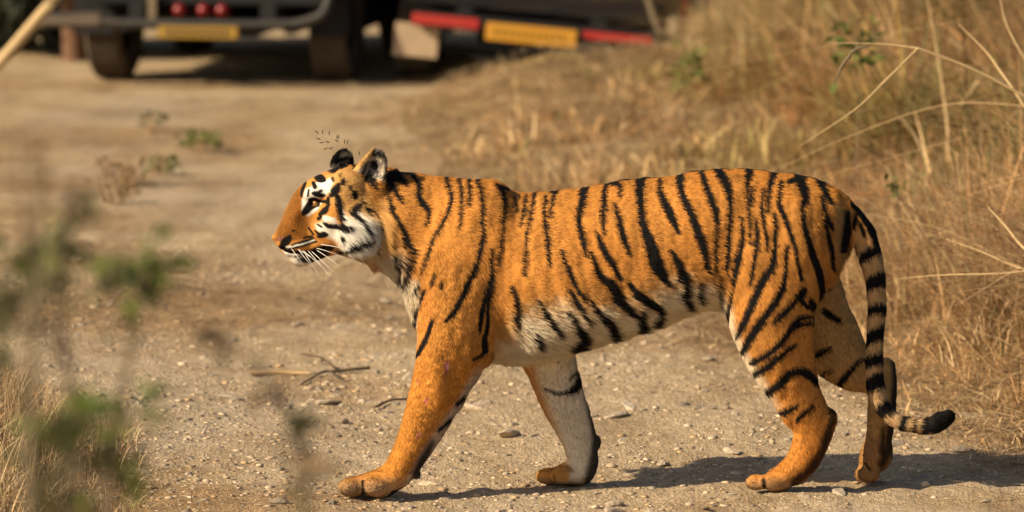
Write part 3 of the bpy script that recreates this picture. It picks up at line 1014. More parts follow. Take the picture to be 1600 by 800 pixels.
TAILS = [[(1316,298,14),(1340,324,14),(1356,348,14),(1368,376,12)], [(1336,330,8),(1333,352,10),(1322,362,10)], [(1342,346,6),(1350,366,7)],
         [(1341,404,9),(1358,394,18),(1372,386,14)], [(1350,446,14),(1368,438,24),(1386,428,20)], [(1352,484,16),(1370,481,18),(1390,480,18)], [(1350,530,20),(1368,522,22),(1386,512,22)],
         [(1350,564,20),(1366,561,20),(1384,556,20)], [(1350,602,18),(1366,596,26),(1384,588,22)], [(1364,650,18),(1380,638,24),(1396,622,16)],
         [(1402,676,12),(1408,661,14),(1416,644,12)], [(1424,674,8),(1428,656,8)], [(1440,684,12),(1443,668,13),(1446,650,12)], [(1460,664,34),(1480,654,36),(1494,645,30)]]
WHITE_POLY = {   # name: (polygon in head notes, softness px)
    'brow': [(186,398),(188,345),(210,272),(236,262),(262,240),(300,225),(350,212),(362,240),(345,290),(322,312),(262,332),(205,402)],
    'cheek': [(415,385),(440,430),(470,425),(505,400),(560,450),(600,540),(590,600),(530,640),(440,640),(385,575),(330,545),(280,512),(268,480),(310,455),(340,470),(400,470),(412,440)],
    'chin': [(72,606),(130,634),(170,640),(260,668),(250,705),(210,722),(150,712),(100,662)]}


def polymask(u, v, poly, soft):
    poly = np.array(poly, float)
    inside = np.zeros(u.shape, bool)
    dist = np.full(u.shape, 1e9)
    for i in range(len(poly)):
        x0, y0 = poly[i]; x1, y1 = poly[(i + 1) % len(poly)]
        c = (y0 > v) != (y1 > v)
        with np.errstate(divide='ignore', invalid='ignore'):
            xi = (x1 - x0) * (v - y0) / (y1 - y0 + 1e-12) + x0
        inside ^= c & (u < xi)
        L = (x1 - x0) ** 2 + (y1 - y0) ** 2
        t = np.clip(((u - x0) * (x1 - x0) + (v - y0) * (y1 - y0)) / L, 0, 1)
        dist = np.minimum(dist, np.hypot(u - x0 - t * (x1 - x0), v - y0 - t * (y1 - y0)))
    return sstep(-soft, soft, np.where(inside, dist, -dist))


def strokes(u, v, L, soft=1.0, grow=0.0, thin=0):
    m = np.zeros(u.shape)
    for line in L:
        l = np.array(line, float)
        if thin: l[:, 2] = np.maximum(l[:, 2], thin)
        pad = l[:, 2].max() / 2 + 3 + grow
        s = np.nonzero((u > l[:, 0].min() - pad) & (u < l[:, 0].max() + pad) & (v > l[:, 1].min() - pad) & (v < l[:, 1].max() + pad))[0]
        if len(s) == 0: continue
        uu, vv = u[s], v[s]
        best = np.full(len(s), 1e9)
        pts = catmull(l, 4) if len(l) > 2 else l
        for i in range(len(pts) - 1):
            x0, y0, w0 = pts[i]; x1, y1, w1 = pts[i + 1]
            L2 = (x1 - x0) ** 2 + (y1 - y0) ** 2 + 1e-9
            t = np.clip(((uu - x0) * (x1 - x0) + (vv - y0) * (y1 - y0)) / L2, 0, 1)
            d = np.hypot(uu - x0 - t * (x1 - x0), vv - y0 - t * (y1 - y0)) - (w0 + t * (w1 - w0)) / 2
            best = np.minimum(best, d)
        m[s] = np.maximum(m[s], sstep(soft, -soft, best - grow))
    return m


ORANGE = np.array([.56, .240, .052]); DEEP = np.array([.44, .150, .022]); BUFF = np.array([.60, .345, .120])
CREAM = np.array([.82, .69, .48]); WHITE = np.array([.80, .74, .62]); BLACK = np.array([.010, .0085, .0075]); GREY = np.array([.36, .31, .25])


def lerp(a, b, m):
    return a + (b - a) * m[:, None]


PARTS = ['torso', 'nfl', 'ffl', 'nhl', 'fhl', 'tail', 'head', 'ear']


def part_weights(V):
    W = np.full((len(V), len(PARTS)), 1.0)
    for p in prims:
        if p.op != 'u': continue
        s = np.nonzero(np.all((V > p.lo - .03) & (V < p.hi + .03), axis=1))[0]
        if len(s) == 0: continue
        i = PARTS.index(p.part)
        W[s, i] = np.minimum(W[s, i], p.f(V[s, 0], V[s, 1], V[s, 2]))
    return W


def coat(V, N, Wp, jitter=0.0):
    """albedo of the coat, painted shade included, at points V; also a length map for the fur"""
    u, v = proj(V[:, 0], V[:, 1], V[:, 2])
    n1 = vnoise(V, 60, 1) - .5; n2 = vnoise(V, 140, 2) - .5; n3 = vnoise(V, 18, 3) - .5
    u = u + n1 * 1.3 + n2 * .5 + rng.normal(0, 1, len(u)) * jitter
    v = v + (vnoise(V, 60, 4) - .5) * 1.6 + rng.normal(0, 1, len(u)) * jitter
    part = Wp.argmin(1)
    tor, nfl, ffl, nhl, fhl, tail, head, ear = [part == i for i in range(8)]
    under = sstep(-.45, -.95, N[:, 2])
    C = np.tile(ORANGE, (len(V), 1))
    C = lerp(C, DEEP, np.clip(.35 * sstep(330, 250, v) + n3 * .5 + .1, 0, 1) * (tor | nhl | nfl))
    C = lerp(C, np.array([.50, .200, .034]), .8 * sstep(480, 600, v) * nfl)
    C = lerp(C, DEEP * 1.1, .40 * sstep(600, 680, v) * nhl)
    # belly, chest and inner sides
    bx = np.array([600, 640, 655, 700, 770, 800, 840, 900, 960, 1000, 1050, 1100, 1130, 1160, 1200, 1300, 1400])
    by = np.array([425, 480, 570, 590, 546, 508, 492, 490, 490, 476, 456, 456, 478, 545, 565, 565, 565])
    bl = np.interp(u, bx, by)
    body = tor | (head & (u > 590))
    C = lerp(C, BUFF, sstep(bl - 50, bl - 5, v) * tor * .6)
    bw = v + n1 * 30 + n3 * 30
    C = lerp(C, CREAM, sstep(bl - 34, bl + 34, bw + n2 * 10) * tor)
    C = lerp(C, CREAM, under * tor * .9)
    C = lerp(C, CREAM * .95, polymask(u, v, [(628,452),(640,428),(652,430),(650,470),(650,540),(640,540),(634,480)], 5) * (tor | nfl) * .8)
    C = lerp(C, CREAM * .86, polymask(u, v, [(578,398),(600,388),(622,392),(640,452),(620,450),(575,425)], 9) * (tor | head) * .85)
    C = lerp(C, BUFF * .8, polymask(u, v, [(590,300),(612,330),(628,380),(622,400),(600,390),(585,360)], 6) * (tor | head) * .6)
    # front edge of thigh, back of thigh, inner legs
    fe = np.interp(v, [470, 512, 552, 586, 616, 656], [1128, 1138, 1156, 1180, 1196, 1224])
    C = lerp(C, CREAM, sstep(20, 2, u - fe) * (nhl | (tor & (u > 1110))) * (v > 470) * .8 * sstep(660, 600, v))
    C = lerp(C, BUFF * .62, polymask(u, v, [(1302,322),(1310,312),(1317,330),(1322,380),(1330,430),(1318,480),(1290,520),(1296,470),(1306,420),(1304,370)], 7) * (~tail))
    C = lerp(C, CREAM * .9, sstep(.02, .4, N[:, 1]) * (nhl | nfl) * .8)
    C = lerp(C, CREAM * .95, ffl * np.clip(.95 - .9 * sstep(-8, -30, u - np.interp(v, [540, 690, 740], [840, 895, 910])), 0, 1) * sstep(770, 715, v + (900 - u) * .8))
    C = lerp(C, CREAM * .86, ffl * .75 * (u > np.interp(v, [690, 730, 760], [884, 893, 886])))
    C = lerp(C, GREY, ffl * .75 * sstep(-16, 2, u - np.interp(v, [540, 605, 650, 684, 725, 750], [902, 915, 928, 938, 938, 932])))  # greyer toward the rear edge, shading painted into the colour
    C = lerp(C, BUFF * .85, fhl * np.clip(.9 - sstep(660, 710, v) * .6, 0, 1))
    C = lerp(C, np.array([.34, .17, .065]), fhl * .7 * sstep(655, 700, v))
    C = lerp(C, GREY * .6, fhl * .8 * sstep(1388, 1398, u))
    C = lerp(C, BUFF * .95 + .04, tail * sstep(330, 400, v) * .9)
    C = lerp(C, GREY * 1.1, tail * sstep(560, 640, v) * .22)
    # paws: buff toes
    C = lerp(C, np.array([.40, .27, .15]), (nfl | nhl | ffl) * sstep(738, 766, v) * .8)
    C = lerp(C, GREY * 1.25, nfl * sstep(0, 14, u - np.interp(v, [560, 620, 700, 750], [742, 712, 655, 628])) * sstep(560, 600, v) * .8)
    # head
    hm = head & (u < 606)
    sc = lambda poly: [(420 + .275 * x, 220 + .275 * y) for x, y in poly]
    C = lerp(C, np.array([.235, .086, .014]), hm * .95 * polymask(u, v, sc([(30,560),(60,470),(130,300),(190,250),(190,420),(230,470),(220,560),(120,580)]), 5))
    C = lerp(C, BUFF, hm * .8 * polymask(u, v, sc([(300,215),(420,150),(520,200),(560,330),(640,480),(650,640),(500,680),(420,640),(420,400),(340,330)]), 8))
    C = lerp(C, CREAM, hm * .75 * polymask(u, v, sc([(470,400),(560,420),(610,480),(620,640),(500,690),(380,660),(380,600)]), 8))
    C = lerp(C, WHITE, hm * polymask(u, v, sc(WHITE_POLY['brow']), 2.2))
    C = lerp(C, WHITE, hm * polymask(u, v, sc(WHITE_POLY['cheek']), 5))
    C = lerp(C, WHITE * .93, hm * polymask(u, v, sc(WHITE_POLY['chin']), 2.5))
    wl = [[(481,336,5),(487,330,7),(494,326,5),(499,320,3.5),(502,316,3)], [(445,388,6),(456,386,6),(472,382,6),(490,377,5)], [(508,341,9),(520,344,9)], [(511,361,8),(516,365,8)], [(525,364,8),(530,360,7)], [(498,358,5),(506,360,6)], [(536,338,8),(538,346,8)]]
    C = lerp(C, WHITE, hm * strokes(u, v, wl, 1.2))
    pk = [[(433,374,6),(438,373,8),(443,374,6)]]
    C = lerp(C, np.array([.30, .12, .075]), hm * strokes(u, v, pk, 1.0))
    mz = polymask(u, v, sc([(30,560),(60,470),(130,300),(190,250),(230,470),(260,540),(120,580)]), 6) * hm
    C = C * (1 - mz * np.clip((vnoise(V, 420, 11) - .35) * .9, 0, .5))[:, None]
    C = lerp(C, np.array([.15, .07, .018]), mz * .55 * sstep(8, -2, (u - np.interp(v, [290, 320, 356, 372], [464, 449, 432, 428])) - 5))
    # ears
    C = lerp(C, GREY * .9, ear * 1.0)
    C = lerp(C, GREY * .45, ear * np.clip((vnoise(V, 110, 8) - .4) * 3, 0, 1))
    er = polymask(u, v, [(546,268),(559,256),(564,245),(576,232),(583,234),(582,245),(568,257),(557,270)], 1.5)
    C = lerp(C, BUFF * .9, er * (ear | head))
    # black markings and the painted shade strokes
    blk = np.zeros(len(V))
    near = tor | nfl | nhl | ((head | ear) & (u > 596))
    blk = np.maximum(blk, strokes(u, v, BODY, 1.0, .9, 4.2) * near)
    blk = np.maximum(blk, strokes(u, v, HEADS, .8, .45) * (hm | (ear & (u > 526) & (v > 250) & (u < 560))))
    blk = np.maximum(blk, .95 * strokes(u, v, JAW, 2.2, .8) * hm)
    blk = np.maximum(blk, strokes(u, v, EARB, 1.2) * (ear | (hm & (v < 300) & (u > 560)) | (hm & (u < 562) & (v < 252))))
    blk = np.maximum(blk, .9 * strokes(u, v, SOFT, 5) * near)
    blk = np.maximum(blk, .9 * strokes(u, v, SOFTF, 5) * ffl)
    blk = np.maximum(blk, strokes(u, v, FFL, 1.2) * ffl)
    blk = np.maximum(blk, .92 * strokes(u, v, [[(1395,566,9),(1398,600,11),(1394,645,15),(1390,690,17),(1377,724,14)], [(1380,668,8),(1378,705,12)]], 5) * fhl)
    blk = np.maximum(blk, strokes(u, v, FHL, 1.5) * (fhl | (tor & (u > 1282) & (v > 480))))
    blk = np.maximum(blk, strokes(u, v, TAILS, 1.2) * tail)
    C = lerp(C, BLACK, np.clip(blk, 0, 1))
    C = lerp(C, CREAM * .75, strokes(u, v, EARW, 1.2) * (ear | (hm & (v < 250))) * .9)
    # healed bites on the foreleg
    sore = strokes(u, v, [[(697,566,6),(699,578,6)], [(667,624,6),(666,628,5)], [(654,678,7),(657,679,4)], [(652,592,3),(654,598,2)]], 1.0) * nfl
    C = lerp(C, np.array([.45, .13, .11]), sore)
    C = lerp(C, np.array([.70, .42, .38]), strokes(u, v, [[(700,568,2),(701,576,2.5)]], .7) * nfl)
    C = C * (1 + (vnoise(V, 300, 5) - .5) * .12 + (vnoise(V, 45, 9) - .5) * .22 + n3 * .25)[:, None]
    return np.clip(C, .003, .9), part, u, v, blk


TW = part_weights(TV)
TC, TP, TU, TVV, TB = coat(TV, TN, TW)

tiger = empty('tiger', (P(900, 768, 0)[0], 0, 0))
tag(tiger, 'tiger with black stripes walking left across the stony dirt track', 'tiger')


def child(name, me, mat):
    o = link(name, me, mat, tiger)
    o.matrix_parent_inverse = Matrix.Translation(-tiger.location)
    return o


m = NT('tiger skin')
at = m.n('ShaderNodeAttribute', attribute_name='coat')
nz = m.noise(900, 2, .6)
bp = m.n('ShaderNodeBump'); bp.inputs['Strength'].default_value = .25; bp.inputs['Distance'].default_value = .002
m.l(nz.outputs['Fac'], bp.inputs['Height'])
m.bsdf(at.outputs['Color'], .8, spec=.08, normal=bp.outputs[0])
M_SKIN = m.m
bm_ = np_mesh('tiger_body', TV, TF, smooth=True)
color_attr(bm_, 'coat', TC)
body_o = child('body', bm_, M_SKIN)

# ------------------------------------------------------------ fur
flow = {'torso': (1, 0, -.38), 'nfl': (-.30, 0, -1), 'ffl': (.22, 0, -1), 'nhl': (.30, 0, -1), 'fhl': (.45, 0, -1), 'tail': (.1, 0, -1), 'head': (1, 0, -.25), 'ear': (.3, 0, 1)}
FL = np.array([flow[p] for p in PARTS], float)
FL /= np.linalg.norm(FL, axis=1)[:, None]
tri = np.concatenate([TF[:, [0, 1, 2]], TF[:, [0, 2, 3]]])
ar = np.linalg.norm(np.cross(TV[tri[:, 1]] - TV[tri[:, 0]], TV[tri[:, 2]] - TV[tri[:, 0]]), axis=1) / 2
cen = TV[tri].mean(1)
tn = TN[tri].mean(1)
view = np.array([0, -CAM_D, CAM_H]) - cen
facing = (tn * view).sum(1) / np.linalg.norm(view, axis=1)
cu_, cv_ = TU[tri[:, 0]], TVV[tri[:, 0]]
w = ar * np.where(facing > -.25, 1.0, .22) * np.where(cu_ < 612, 2.1, 1.0)
NF = 330000
pick = np.searchsorted(np.cumsum(w) / w.sum(), rng.random(NF))
pick = np.minimum(pick, len(tri) - 1)
r1, r2 = np.sqrt(rng.random(NF)), rng.random(NF)
ba, bb, bc = 1 - r1, r1 * (1 - r2), r1 * r2
T = tri[pick]
roots = TV[T[:, 0]] * ba[:, None] + TV[T[:, 1]] * bb[:, None] + TV[T[:, 2]] * bc[:, None]
fn = TN[T[:, 0]] * ba[:, None] + TN[T[:, 1]] * bb[:, None] + TN[T[:, 2]] * bc[:, None]
fn /= np.linalg.norm(fn, axis=1)[:, None]
fw = part_weights(roots)
fcol, fpart, fu, fv, fblk = coat(roots, fn, fw, .5)
sw = np.exp(-(fw - fw.min(1)[:, None]) / .022)
sw /= sw.sum(1)[:, None]
d = sw @ FL
# tail hair runs along the tail
tl = fpart == PARTS.index('tail')
tseg = np.diff(TAILC, axis=0); tmid = (TAILC[1:] + TAILC[:-1]) / 2
near_i = np.argmin(((roots[tl][:, None, [0, 2]] - tmid[None, :, [0, 2]]) ** 2).sum(2), axis=1)
d[tl] = tseg[near_i] / np.linalg.norm(tseg[near_i], axis=1)[:, None]
hd = (fpart == PARTS.index('head'))
# cheeks: hair sweeps down and back
ck = hd & (fu > 505) & (fv > 330)
d[ck] += np.array([.2, 0, -.55])
paw = (fv > 735) & ((fpart == 1) | (fpart == 2) | (fpart == 3))
d[paw] = np.array([-1, 0, -.35])
d = d + np.stack([(vnoise(roots, 22, 20 + i) - .5) * .45 for i in range(3)], 1) + rng.normal(0, .10, d.shape)
d -= fn * (d * fn).sum(1)[:, None]
d /= np.linalg.norm(d, axis=1)[:, None] + 1e-9
ln = np.full(NF, .0135)
ln[(fpart == 0)] = .0118
bl_ = (fpart == 0) & (fu > 770) & (fu < 1120)
ln[bl_] = np.interp(fv[bl_], [440, 530], [.0118, .024])
ln[(fpart == 0) & (fn[:, 2] < -.3)] = .028
ln[(fpart == 1) | (fpart == 2)] = .010
ln[(fpart == 3) | (fpart == 4)] = .0105
ln[paw] = .0065
ln[tl] = .013
ln[hd] = np.interp(fu[hd], [430, 480, 520, 560, 610], [.0025, .0035, .006, .012, .014])
rf = hd & (fu > 525) & (fv > 335)
ln[rf] = np.interp(fu[rf], [525, 565, 610], [.012, .032, .034])
ln[(fu > 575) & (fu < 650) & (fv > 385) & (fv < 470)] = .030
ln[fpart == 7] = .010
ln *= rng.uniform(.65, 1.25, NF)
lift = np.where(fpart == 0, .26, .22) * rng.uniform(.5, 1.5, NF)
lift[(fpart == 0) & (fn[:, 2] < -.2)] *= 1.6
lift[rf] *= 1.5
dirv = d * np.cos(lift)[:, None] + fn * np.sin(lift)[:, None]
K = 4
tt = np.linspace(0, 1, K)
pos = np.zeros((NF, K, 3), np.float32)
for i, t in enumerate(tt):
    bend = d * .35 - fn * .12 - np.array([0, 0, .06])
    pos[:, i] = roots - fn * .0008 + dirv * (ln * t)[:, None] + bend * (ln * t * t * .5)[:, None]
rad = np.repeat((np.array([.00042, .00044, .00034, .00008]))[None], NF, 0) * rng.uniform(.75, 1.2, NF)[:, None]
fcol = fcol * rng.uniform(.86, 1.15, NF)[:, None]
fur = bpy.data.hair_curves.new('tiger_fur')
fur.add_curves([K] * NF)
fur.attributes['position'].data.foreach_set('vector', pos.ravel())
ra = fur.attributes.get('radius') or fur.attributes.new('radius', 'FLOAT', 'POINT')
ra.data.foreach_set('value', rad.astype(np.float32).ravel())
ca = fur.attributes.new('coat', 'FLOAT_COLOR', 'CURVE')
ca.data.foreach_set('color', np.concatenate([np.clip(fcol, 0, .95), np.ones((NF, 1))], 1).astype(np.float32).ravel())
hn = fn * .74 - d * .42 + rng.normal(0, .16, fn.shape)
hn /= np.linalg.norm(hn, axis=1)[:, None]
na = fur.attributes.new('hair_normal', 'FLOAT_VECTOR', 'CURVE')
na.data.foreach_set('vector', hn.astype(np.float32).ravel())
m = NT('tiger fur')
at = m.n('ShaderNodeAttribute', attribute_name='coat')
an = m.n('ShaderNodeAttribute', attribute_name='hair_normal')
m.bsdf(at.outputs['Color'], .7, spec=.07, normal=an.outputs['Vector'])
fur_o = bpy.data.objects.new('fur', fur)
COL.objects.link(fur_o)
fur.materials.append(m.m)
fur_o.parent = tiger
fur_o.matrix_parent_inverse = Matrix.Translation(-tiger.location)
fur_o['kind'] = 'stuff'

# ------------------------------------------------------------ eyes and whiskers
def sphere_mesh(name, c, r, axis, seg=24, rings=16):
    """ball whose pole looks along axis (so the iris is a ring of faces)"""
    bmx = bmesh.new()
    bmesh.ops.create_uvsphere(bmx, u_segments=seg, v_segments=rings, radius=r)
    q = Vector(axis).to_track_quat('Z', 'Y').to_matrix().to_4x4()
    bmesh.ops.transform(bmx, matrix=Matrix.Translation(Vector(c)) @ q, verts=bmx.verts)
    me = bpy.data.meshes.new(name)
    bmx.to_mesh(me); bmx.free()
    for p in me.polygons: p.use_smooth = True
    return me


def simple(name, color, rough=.6, metal=0, spec=.5, **kw):
    q = NT(name)
    q.bsdf(color, rough, metal, spec)
    return q.m


M_IRIS = simple('amber iris', (.36, .19, .055), .12)
M_PUPIL = simple('pupil', (.004, .004, .004), .08)
M_WHISK = simple('white whisker', (.85, .82, .74), .4)
for s, tgt in ((1, (-.80, -.60, .02)), (-1, (-.75, .62, .02))):
    c = H(492.5, 318, .0515 * s)
    me = sphere_mesh('eyeball', c, .0078, tgt)
    eye = child('eye', me, M_IRIS)
    me.materials.append(M_PUPIL)
    ax = Vector(tgt).normalized()
    for p in me.polygons:
        if (Vector(p.center) - Vector(c)).normalized().dot(ax) > .90: p.material_index = 1
wh = [((462, 388), (500, 412), .05), ((470, 389), (506, 420), .05), ((478, 388), (512, 428), .06), ((484, 390), (520, 425), .06), ((490, 388), (530, 416), .07), ((498, 382), (548, 392), .08), ((474, 392), (498, 430), .05), ((486, 386), (536, 402), .07), ((466, 390), (488, 418), .04), ((455, 388), (474, 414), .03)]
for s in (1, -1):
    for (a, b, out) in wh:
        p0 = H(a[0], a[1], (.040 if a[0] < 495 else .055) * s); p2 = H(b[0], b[1], (.055 + out) * s)
        p1 = (p0 + p2) / 2 + np.array([-.004, -.006 * s, .008])
        wv, wf, base = [], [], 0
        ts = np.linspace(0, 1, 8)
        for i, t in enumerate(ts):
            c = (1 - t) ** 2 * p0 + 2 * t * (1 - t) * p1 + t * t * p2
            r = .00085 * (1 - t) + .0002
            for k in range(3):
                th = k * 2.094
                wv.append(c + r * np.array([math.sin(th) * .5, math.cos(th), math.sin(th)]))
        for i in range(7):
            for k in range(3):
                wf.append([base + i * 3 + k, base + i * 3 + (k + 1) % 3, base + i * 3 + 3 + (k + 1) % 3, base + i * 3 + 3 + k])
        child('whisker', np_mesh('tiger_whisker', np.array(wv), np.array(wf), True), M_WHISK)

print('TIGER verts', len(TV), 'fur', NF)
# =================================================================== LOOSE STONES AND STICKS
def loose(px, py, wpx, flat, mi, label, seed, name='stone'):
    c = G(px, py)
    sc = wpx / 2 / 545 * (14.2 / (c[1] + 14.2))** -1 * 1.0
    me = stone_mesh('loose_stone', seed, flat, 3)
    me.materials.append(M_ST[mi])
    o = link(name, me)
    o.scale = (sc, sc, sc)
    o.rotation_euler = (0, 0, rng.uniform(-.5, .5))
    o.location = (c[0], c[1], float(ground_z(c[0], c[1])) + sc * flat * .55)
    return tag(o, label, 'stone', 'loose stones on the track')


loose(536, 661, 20, .75, 0, 'lone brown pebble left of the tiger\'s stretched foreleg', 201)
loose(1094, 637, 24, .45, 1, 'dark flat stone in the gap between the tiger\'s fore and hind legs', 202)
loose(203, 696, 17, .95, 2, 'pale blocky stone at the edge of the left straw verge', 203)
loose(186, 745, 15, .8, 1, 'small dark stone below the pale blocky stone by the verge', 204)
loose(1503, 709, 42, .32, 1, 'broad grey clod lying in shadow right of the tail tip', 205)
loose(1107, 562, 22, .4, 2, 'pale flat stone under the tiger\'s belly, farthest of the bare patch', 206)
loose(1447, 762, 16, .7, 2, 'light pebble on the sunlit strip behind the hind paws', 207)
loose(603, 474, 22, .5, 1, 'dark stone under the tiger\'s throat at the grassy edge', 208)
loose(1102, 616, 13, .7, 1, 'little dark pebble just behind the dark flat stone', 209)
loose(436, 789, 34, .35, 2, 'wide pale stone bedded left of the front paw', 210)
loose(960, 788, 34, .40, 0, 'tan stone between the far forepaw and the lower edge', 211)


def tube(name, pts, radii, mat, parent=None, sides=7, jitter=0.0):
    pts = catmull(np.array(pts, float), 5); rr = np.interp(np.linspace(0, 1, len(pts)), np.linspace(0, 1, len(radii)), radii)
    if jitter: pts = pts + rng.normal(0, jitter, pts.shape)
    V, F = [], []
    for i, p in enumerate(pts):
        a = pts[max(i - 1, 0)]; b = pts[min(i + 1, len(pts) - 1)]
        t = (b - a) / (np.linalg.norm(b - a) + 1e-9)
        u = np.cross(t, [0.13, .9, .31]); u /= np.linalg.norm(u); w = np.cross(t, u)
        for k in range(sides):
            th = 2 * math.pi * k / sides
            V.append(p + rr[i] * (math.cos(th) * u + math.sin(th) * w))
    for i in range(len(pts) - 1):
        for k in range(sides):
            F.append([i * sides + k, i * sides + (k + 1) % sides, (i + 1) * sides + (k + 1) % sides, (i + 1) * sides + k])
    return link(name, np_mesh(name, np.array(V), np.array(F), True), mat, parent)


def wood(name, a, b, rough=.85):
    q = NT(name)
    t = q.n('ShaderNodeTexCoord').outputs['Object']
    mp = q.n('ShaderNodeMapping'); mp.inputs['Scale'].default_value = (9, 9, 60); q.l(t, mp.inputs['Vector'])
    no = q.noise(6, 4, .6, mp.outputs[0])
    rp = q.ramp(no.outputs['Fac'], [(.3, a), (.7, b)])
    q.bsdf(rp.outputs['Color'], rough, spec=.2)
    return q.m


M_TWIG = wood('dark twig bark', (.045, .028, .018), (.13, .085, .05))
M_REED = wood('dry reed', (.40, .27, .12), (.60, .43, .22), .6)
M_PALE = wood('pale dry stick', (.38, .25, .12), (.52, .37, .2))
M_GREY = wood('grey brown stem', (.12, .095, .06), (.24, .18, .11))


def gp(px, py, dz=.012):
    c = G(px, py, 0)
    return np.array([c[0], c[1], float(ground_z(c[0], c[1])) + dz])


st = empty('stick', gp(524, 582, 0))
tag(st, 'forked dark dead twig lying on the track below the tiger\'s chin', 'stick')


def under(o, root):
    o.parent = root
    o.matrix_parent_inverse = Matrix.Translation(-root.location)
    return o


under(tube('branch', [gp(578, 580, .012), gp(552, 581, .014), gp(524, 582, .012), gp(503, 585, .010), gp(470, 600, .008)], [.0065, .0055, .003], M_TWIG), st)
under(tube('side_branch', [gp(526, 581, .014), gp(503, 572, .03), gp(471, 564, .03)], [.0045, .0025], M_TWIG), st)
under(tube('side_branch', [gp(512, 584, .012), gp(520, 591, .02), gp(538, 593, .012)], [.003, .002], M_TWIG), st)
o = tube('stick', [gp(392, 585, .012), gp(440, 584, .015), gp(486, 586, .01)], [.009, .008, .006], M_PALE)
tag(o, 'straight tan stick left of the forked dark twig', 'stick')
o = tube('stick', [gp(588, 635, .008), gp(610, 630, .012), gp(640, 626, .008)], [.004, .0035], M_TWIG)
tag(o, 'thin dark twig poking out from behind the near foreleg', 'stick')

# =================================================================== TALL STALKS ON THE RIGHT
GRP = 'dry grass stalks on the right bank'


def pl(px, py, Y):
    return P(px, py, Y)


r_ = empty('grass_stalk', (pl(1760, 260, 2.4)[0], 2.4, .25))
tag(r_, 'thick dry stalk snapped over at a joint, its tip reaching far left', 'grass stalk', GRP)
under(tube('stem', [np.array([1.95, 2.4, .25]), pl(1700, 205, 2.4), pl(1600, 150, 2.4), pl(1520, 108, 2.4), pl(1436, 76, 2.4)], [.0065, .0055, .0038], M_REED), r_)
under(tube('stem_tip', [pl(1436, 76, 2.4), pl(1380, 69, 2.42), pl(1290, 67, 2.45)], [.004, .0022, .001], M_REED), r_)
under(tube('leaf', [pl(1434, 76, 2.4), pl(1390, 120, 2.35), pl(1335, 172, 2.3), pl(1250, 228, 2.3)], [.0034, .0032, .0010], M_REED), r_)
under(tube('leaf', [pl(1436, 77, 2.4), pl(1405, 105, 2.42), pl(1372, 135, 2.4)], [.0028, .001], M_REED), r_)
sh = under(tube('seed_head', [pl(1365, 70, 2.43), pl(1335, 78, 2.43), pl(1315, 105, 2.43), pl(1300, 138, 2.43)], [.002, .0055, .006, .001], M_GREY, sides=5, jitter=.002), r_)
STK = [
    ([(1700, 330), (1600, 165), (1562, 110), (1540, 80), (1498, 38)], 2.6, .0055, 'upright-leaning pale stalk crossing the snapped one at the right edge'),
    ([(1640, 420), (1600, 388), (1570, 352), (1544, 324)], 1.6, .0055, 'short stout cut stalk pointing up left at the right edge'),
    ([(1650, 440), (1590, 418), (1530, 392), (1478, 374)], 1.8, .004, 'thin bent stalk reaching left below the stout cut stalk'),
    ([(1750, 425), (1560, 428), (1470, 430), (1400, 436)], 1.5, .0035, 'flat-lying pale straw pointing left behind the tail'),
    ([(1690, 470), (1580, 410), (1470, 358), (1360, 335)], 2.2, .0022, 'long thin straw sloping down right behind the tail base'),
    ([(1486, 250), (1480, 190), (1466, 90), (1444, -30)], 5.6, .007, 'tall yellow blade standing upright in the soft grass'),
    ([(1760, 190), (1590, 165), (1470, 165), (1330, 212), (1220, 262)], 3.0, .0024, 'thin straw arching up right behind the rump'),
    ([(1700, 260), (1600, 90), (1570, 30), (1560, -30)], 3.2, .004, 'slender stalk at the upper right corner'),
]
for pts, Y, r, lab in STK:
    L = [pl(x, y, Y + .06 * i) for i, (x, y) in enumerate(pts)]
    hi = L[0]
    foot = np.array([hi[0] + .12, Y + .05, float(ground_z(hi[0] + .12, Y)) - .01])
    L = [foot] + L if hi is L[0] else L + [foot]
    rad_ = [r, r * .9, r * .3] if hi is L[1] or np.allclose(L[0], foot) else [r * .3, r * .9, r]
    tag(tube('grass_stalk', L, rad_, M_REED, sides=6), lab, 'grass stalk', GRP)

# seed head beside the far ear: its culm rises behind the tiger
C1 = lambda x, y: (400 + .325 * x, 190 + .325 * y)
sg = empty('seeding_grass', P(628, 744, .26))
tag(sg, 'fine grass seed head of tiny dark spikelets above the tiger\'s far ear', 'grass')
under(tube('culm', [np.array([P(628, 744, .26)[0], .26, -.01]), P(690, 610, .26), P(696, 470, .26), P(625, 345, .26), P(548, 268, .26), P(528, 246, .26)], [.0014, .0009, .0003], M_REED, sides=5), sg)
m = simple('dark spikelet', (.05, .035, .02), .7)
for (x, y, a) in [(293, 50, -40), (320, 50, 80), (352, 55, 85), (390, 73, 80), (398, 74, 85), (388, 92, -30), (426, 96, 90), (441, 97, 88), (300, 82, -20), (315, 101, 10), (345, 98, -15), (335, 130, 25), (360, 127, 15), (455, 150, -35), (497, 152, 95), (433, 140, -60), (448, 155, -40)]:
    p = P(*C1(x, y), .26)
    a = math.radians(a); L = .0075
    d_ = np.array([math.cos(a), 0, math.sin(a)]) * L
    under(tube('spikelet', [p - d_, p, p + d_], [.0004, .0019, .0003], m, sides=5), sg)
    q = P(528, 247, .26)
    under(tube('pedicel', [p - d_, (p + q) / 2 + np.array([0, .002, .006]), q], [.00028, .00035], M_REED, sides=3), sg)

